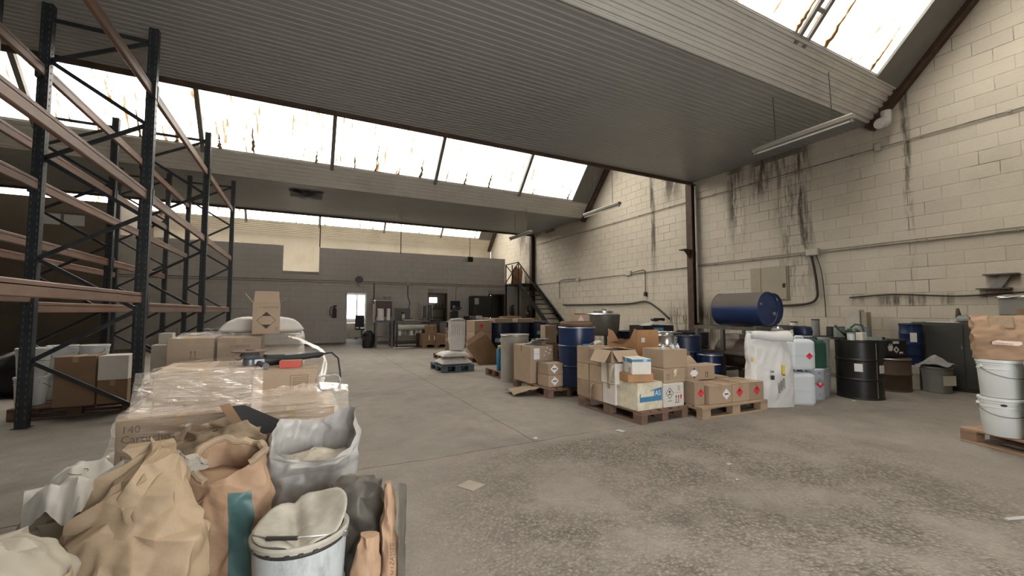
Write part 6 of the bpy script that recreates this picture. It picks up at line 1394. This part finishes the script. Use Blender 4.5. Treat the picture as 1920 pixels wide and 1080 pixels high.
RK2 = [(0, 0, 0, .185, .13, 0), (.12, 0, 0, .20, .15, 0), (.26, 0, 0, .195, .13, 0), (.36, 0, .01, .19, .08, 0), (.42, 0, .015, .19, .03, 0)]
KW = dict(amp=.018, fs=5, sd=3.9, folds=.006, nf=5, power=3.2, fc=(15, 8, .022))
t = thing('paper_sack', 'crumpled orange-brown paper bag with white print on top of the white buckets', 'sack', (6.06, 1.48, .871), R(-72)); obj('bag', sack_mesh(RK2, 64, 44, **KW), 'kraft_orange', t, True, 42)
plate('white_print', [(-.09, -.012), (.07, -.02), (.095, -.005), (.09, .02), (-.02, .022), (-.05, .03), (-.09, .012)], 'sticker_pink', t, (.02, -.160, .16)); text('PIGMENTOS', .022, 'ink_brown', t, (-.062, -.1615, .152), 'front', -.05)
obj('top_fold', sheet(lambda u, v: (-.08 + .16 * u, -.075 - .03 * v + .012 * fold((u, v, 0), 2, 2), .42 - .12 * v), 12, 8, .002), 'kraft', t, True)
t = thing('open_bag', 'open brown paper sachet stuck beside the paper bag', 'sack', (6.33, 1.33, 1.235)); t.location = (6.42, 1.38, 1.235); obj('bag', sack_mesh([(0, 0, 0, .07, .05, 0), (.08, 0, 0, .09, .06, 0), (.13, -.02, 0, .10, .06, 0)], 30, 14, inner=.5, amp=.02, fs=8, sd=1), 'kraft_dirty', t, True)
t = thing('metal_can', 'square grey can with crumpled lid at the right edge by the wall', 'can', (8.3, 1.86, 0)); obj('body', B(-.14, .14, -.14, .14, 1.28, 1.50, .01), 'grey_pail', t); obj('torn_lid', sheet(lambda u, v: ((u - .5) * .34, (v - .5) * .34, 1.505 + .03 * fold((u, v, 0), 2, 3) + .03 * u), 10, 10, .003), 'tin', t, True); obj('pedestal', B(-.2, .2, -.2, .2, 0, 1.28, .01), 'cabinet_dark', t)

# unseen loads added just beyond the right edge to shade the corner by the wall
for i, (x, y) in enumerate(((7.45, .72), (8.75, .80))):
    pallet(['pallet of the tall load beyond the right edge, nearer one', 'pallet of the tall load beyond the right edge, by the wall'][i], x, y, 1.2, .8)
    for r in range(4):
        carton('big dark carton, %s of the %s tall load beyond the right edge' % (['bottom', 'second', 'third', 'top'][r], ['nearer', 'farther'][i]), x, y, zt + r * .56, 1.16, .78, .556, m='card_dark', group='tall loads beyond the right edge')

# ================================================================== BACK OF THE HALL: MACHINES, CHAIR, STORES
t = thing('office_chair', 'black office chair seen through the bright doorway', 'chair', (2.60, 21.2, 0), R(150))
obj('seat', B(-.24, .24, -.24, .24, .45, .53, .03), 'chair_black', t); obj('backrest', B(-.22, .22, .20, .26, .60, 1.15, .025), 'chair_black', t); obj('back_support', B(-.03, .03, .22, .28, .45, .70), 'chair_black', t); obj('gas_lift', MB().tube([(0, 0, .10), (0, 0, .45)], .025, 10), 'dark_steel', t, True)
for i in range(5):
    a = 2 * pi * i / 5; obj('base_arm', MB().beam((0, 0, .11), (.30 * math.cos(a), .30 * math.sin(a), .07), .035, .03), 'chair_black', t); obj('castor', MB().tube([(.30 * math.cos(a) - .02, .30 * math.sin(a), .03), (.30 * math.cos(a) + .02, .30 * math.sin(a), .03)], .03, 10), 'black', t, True, 50)
for s in (-1, 1): obj('armrest', MB().tube([(s * .26, .1, .48), (s * .28, .1, .68), (s * .28, -.15, .68)], .02, 8), 'chair_black', t, True)
t = thing('office_desk', 'white desk under the office window', 'desk', (2.3, 22.7, 0)); obj('desk_top', B(-.9, .9, -.4, .4, .72, .75), 'office_white', t)
for x in (-.85, .85):
    for y in (-.36, .36): obj('leg', B(x - .02, x + .02, y - .02, y + .02, 0, .72), 'steel', t)
tag(obj('black_bag', sack_mesh([(0, 0, 0, .18, .16, 0), (.25, 0, 0, .21, .18, 0), (.5, 0, 0, .19, .15, 0), (.64, 0, 0, .08, .07, 0)], 36, 24, amp=.05, fs=4, sd=2), 'black', smooth=True, loc=(2.22, 16.2, 0)), 'black rubbish bag beside the bright doorway', 'bag')
# roll machine
t = thing('filling_machine', 'dark red machine with two white cylinders near the bright doorway', 'machine', (2.76, 16.25, 0))
obj('frame', MB().beam((-.28, -.2, 0), (-.28, -.2, 1.0), .06).beam((.28, -.2, 0), (.28, -.2, 1.0), .06).beam((-.28, .2, 0), (-.28, .2, 1.7), .06).beam((.28, .2, 0), (.28, .2, 1.7), .06).beam((-.28, -.2, .4), (.28, -.2, .4), .06), 'mach_grey', t)
obj('head_cabinet', B(-.30, .30, -.10, .24, 1.12, 1.72, .02), 'mach_red', t); obj('top_tray', B(-.32, .34, -.14, .26, 1.72, 1.76), 'mach_white', t); obj('deck', B(-.33, .33, -.28, .24, .92, 1.0), 'mach_grey', t)
for x, r in ((-.13, .12), (.15, .07)): obj('white_cylinder', MB().lathe([(r, 0), (r, .42), (r * .8, .44)], 20, (x, -.20, 1.0)), 'tube_white', t, True, 40)
for i in range(3): obj('jar', MB().lathe([(.05, 0), (.05, .14), (.03, .16)], 12, (.0 + i * .12, .05, 1.76)), 'grey_pail', t, True, 40)
obj('side_pipe', MB().tube([(-.36, -.1, 1.6), (-.36, -.12, 1.0), (-.28, -.12, .95)], .03, 10), 'mach_white', t, True)
t = thing('roll_table', 'long dark workbench with a big roll of white film and bottles below', 'workbench', (3.80, 16.05, 0))
obj('bench_top', B(-.66, .62, -.3, .34, .92, .98), 'mach_grey', t); obj('shelf', B(-.62, .58, -.28, .3, .40, .43), 'mach_grey', t); obj('bottom_shelf', B(-.62, .58, -.28, .3, .12, .15), 'black', t)
for x in (-.62, .58):
    for y in (-.26, .3): obj('leg', B(x - .025, x + .025, y - .025, y + .025, 0, .92), 'dark_steel', t)
obj('back_panel', B(-.60, .0, .30, .34, .98, 1.45), 'mach_grey', t)
obj('film_roll', MB().tube([(-.58, -.18, .74), (.56, -.18, .74)], .115, 22), 'film_roll', t, True, 50)
for i, (x, r) in enumerate(((-.50, .07), (-.27, .06), (-.06, .075), (.14, .06), (.28, .05))):
    b = thing('white_bottle', 'white bottle on the lower shelf of the workbench, %s' % ['leftmost', 'second', 'third', 'fourth', 'rightmost'][i], 'bottle', (3.80 + x, 15.88, .43), 0, 'white bottles under the workbench'); obj('body', MB().lathe([(r, 0), (r, .16), (r * .5, .20)], 14), ['tube_white', 'grey_pail', 'tube_white', 'mach_white', 'tube_white'][i], b, True, 40); obj('cap', MB().lathe([(r * .5, .195), (r * .5, .225)], 12), 'mach_white', b, True, 40)
t = thing('weighing_scale', 'flat white weighing scale on the workbench', 'scale', (3.62, 15.95, .98)); obj('case', B(-.20, .20, -.15, .15, .0, .05, .01), 'mach_white', t); obj('platform', B(-.16, .16, -.12, .12, .06, .09, .005), 'black', t)
t = thing('spray_bottle', 'white spray bottle with a black head on the workbench', 'bottle', (3.50, 16.22, .98)); obj('body', MB().lathe([(.06, 0), (.06, .2), (.025, .26)], 14), 'tube_white', t, True, 40); obj('spray_head', B(-.07, .03, -.02, .02, .26, .33, .005), 'black', t)
tag(obj('floor_bar', MB().tube([(0, 0, 0), (1.35, .35, 0)], .022, 10), 'tin', loc=(2.95, 15.15, .022)), 'bright metal bar lying on the floor before the workbench', 'bar')
tag(obj('plastic_bin', MB().lathe([(.16, 0), (.19, .5), (.2, .52), (.18, .52), (.15, .03)], 22), 'mach_red', smooth=True, loc=(4.02, 15.5, 0)), 'dull pink bin between the workbench and the carton pallet', 'bin')
# bottling machine with columns
t = thing('bottling_machine', 'narrow machine with upright glass tubes beside the workbench', 'machine', (4.55, 16.6, 0)); obj('base', B(-.25, .25, -.2, .2, 0, .95, .02), 'mach_grey', t); obj('deck', B(-.3, .3, -.25, .25, .95, 1.0), 'dark_steel', t)
for x in (-.2, -.02, .2): obj('upright_tube', MB().tube([(x, 0, 1.0), (x, 0, 1.65)], .022, 10), 'mach_white', t, True)
obj('glass_column', MB().tube([(-.11, 0, 1.05), (-.11, 0, 1.55)], .06, 14), 'mach_grey', t, True, 50); obj('glass_column', MB().tube([(.09, 0, 1.05), (.09, 0, 1.55)], .06, 14), 'mach_grey', t, True, 50); obj('cross_head', B(-.25, .25, -.05, .05, 1.6, 1.66), 'mach_white', t)
for i, (x, z) in enumerate(((-.2, .75), (.02, .6), (.22, .8))): obj('gauge', MB().tube([(x, -.2, z), (x, -.26, z)], .06, 14), 'steel', t, True, 50)
# cartons on pallet in front of the doorway
pallet('low pallet with brown cartons in front of the middle doorway', 4.42, 15.25, 1.0, .8, m='wood')
G = 'cartons before the middle doorway'
carton('left carton of the row before the middle doorway', 4.16, 15.15, zt, .46, .5, .36, m='card_dark', group=G); carton('right carton of the row before the middle doorway', 4.64, 15.15, zt, .46, .5, .36, m='card_dark', group=G); o = carton('small carton on top of the row before the middle doorway', 4.28, 15.15, zt + .362, .34, .4, .32, m='card_dark', group=G)
for i in range(3): plate('black_dot', [(.02 * math.cos(a), .02 * math.sin(a)) for a in [2 * pi * q / 10 for q in range(10)]], 'ink', o, (.08, -.2005, .12 + .07 * i))
for x in (-.05, .05): plate('white_stripe', rect(.035, .16), 'sticker', bpy.data.objects[[q.name for q in bpy.data.objects if q.get('label', '').startswith('left carton of the row')][0]], (.10 + x * 2, -.2505, .22))
# work tables in the middle
t = thing('work_table', 'dark cluttered work table before the middle doorway', 'table', (5.75, 15.3, 0)); obj('table_top', B(-.95, .95, -.4, .4, .90, .94), 'dark_steel', t)
for x in (-.9, .9):
    for y in (-.36, .36): obj('leg', B(x - .03, x + .03, y - .03, y + .03, 0, .90), 'dark_steel', t)
obj('lower_shelf', B(-.9, .9, -.36, .36, .3, .33), 'mach_grey', t); obj('end_panel', B(-.96, -.94, -.38, .38, .1, .9), 'mach_grey', t)
t = thing('bench_press', 'dark bench press with a white bottle on the work table', 'machine', (5.25, 15.35, .94)); obj('body', B(-.14, .14, -.12, .12, 0, .42, .02), 'black', t); obj('arm', B(-.05, .30, -.04, .04, .5, .56), 'rust_frame', t); obj('column', MB().tube([(0, 0, .42), (0, 0, .62)], .04, 12), 'mach_grey', t, True); obj('plate', B(-.24, .24, -.14, .14, .0, .02), 'mach_white', t)
for i in range(5):
    x = 5.45 + i * .26; h = rc.uniform(.08, .22)
    tag(obj('parts_box', B(-.10, .10, -.09, .09, 0, h, .008).box(-.085, .085, -.095, -.088, h * .3, h * .7), rc.choice(['mach_white', 'mach_grey', 'black', 'card_dark']), loc=(x, 15.2, .94)), ['first', 'second', 'third', 'fourth', 'fifth'][i] + ' small parts box from the left on the work table', 'box', 'small boxes on the work table')
t = thing('dark_cabinet', 'dark wall cabinet with a pale notice left of the dark doorway', 'cabinet', (7.84, 18.9, 0)); obj('body', B(-.50, .50, -.2, .38, 1.05, 2.09, .04), 'cabinet_dark', t); plate('notice', rect(.22, .30), 'card_white', t, (-.30, -.201, 1.82)); obj('lower_machine', B(-.40, .46, -.3, .38, 0, .98, .03), 'mach_grey', t); obj('console', B(-.35, .10, -.35, -.1, .98, 1.05), 'mach_white', t)
t = thing('long_counter', 'dark counter running before the partition', 'counter', (7.5, 14.6, 0)); obj('counter_top', B(-1.1, 1.3, -.3, .3, .92, .97), 'mach_grey', t); obj('counter_body', B(-1.05, 1.25, -.27, .27, 0, .92), 'black', t); obj('shelf_box', B(-.6, .2, -.2, .2, .97, 1.14, .01), 'card_dark', t)
carton('brown carton below the staircase', 8.75, 15.5, .0, .5, .4, 1.05, m='card_dark', tape=None)
carton('kraft carton in the dark doorway', 8.75, 19.9, .0, .4, .4, .9, m='card_dark', tape=None)
# shelves seen inside the middle doorway
t = thing('store_shelf', 'wooden shelf with bottles inside the middle doorway', 'shelf', (6.35, 21.5, 0)); 
for z in (.5, 1.0, 1.45): obj('shelf_board', B(-.5, .5, -.15, .15, z, z + .03), 'door_wood', t)
for x in (-.48, .48): obj('side_board', B(x - .02, x + .02, -.15, .15, 0, 1.48), 'door_wood', t)
for i in range(5):
    b = thing('storage_bottle', 'bottle on the store shelf, %s from the left' % ['first', 'second', 'third', 'fourth', 'fifth'][i], 'bottle', (5.98 + i * .18, 21.5, 1.48), 0, 'bottles on the store shelf'); obj('body', MB().lathe([(.05, 0), (.05, .16), (.02, .22)], 12), rc.choice(['tube_white', 'grey_pail', 'mach_red', 'kraft']), b, True, 40); obj('cap', MB().lathe([(.022, .215), (.022, .25)], 10), 'black', b, True, 40)
# ---- litter on the floor
tag(obj('floor_tile', B(-.07, .07, -.08, .08, 0, .006, .001), 'paper_beige', loc=(1.19, 3.05, 0), rot=(0, 0, .5)), 'square of pale card lying flat on the floor in front', 'card')
tag(obj('wood_splinter', MB().beam((0, 0, .006), (.30, -.10, .006), .018, .010), 'paper_white', loc=(4.05, 1.02, 0)), 'pale splinter of wood on the floor at the right', 'splinter')
for i, (x, y, r) in enumerate(((3.35, 2.45, .025), (2.22, 3.85, .035), (3.2, 3.66, .05), (6.75, 3.05, .02), (7.35, 3.3, .04), (2.0, 7.4, .04), (2.6, 6.2, .03), (3.1, 2.2, .014))):
    tag(obj('paper_scrap', sheet(lambda u, v, i=i: ((u - .5) * r * 2, (v - .5) * r * 1.3, .004 + .012 * abs(noise.noise(Vector((u * 3, v * 3, i))))), 6, 5, .001), 'paper_white', smooth=True, loc=(x, y, .001), rot=(0, 0, i * .9)), ['scrap of paper on the worn floor patch', 'scrap of paper where the floor joints meet', 'scrap of paper beside the reddish pallet', 'white scrap on the floor before the jerrycans', 'scrap at the foot of the grey-green bins', 'scrap of paper on the aisle floor before the sacks', 'scrap of paper on the open floor left of the cartons', 'tiny pale scrap in the middle of the worn floor'][i], 'scrap')
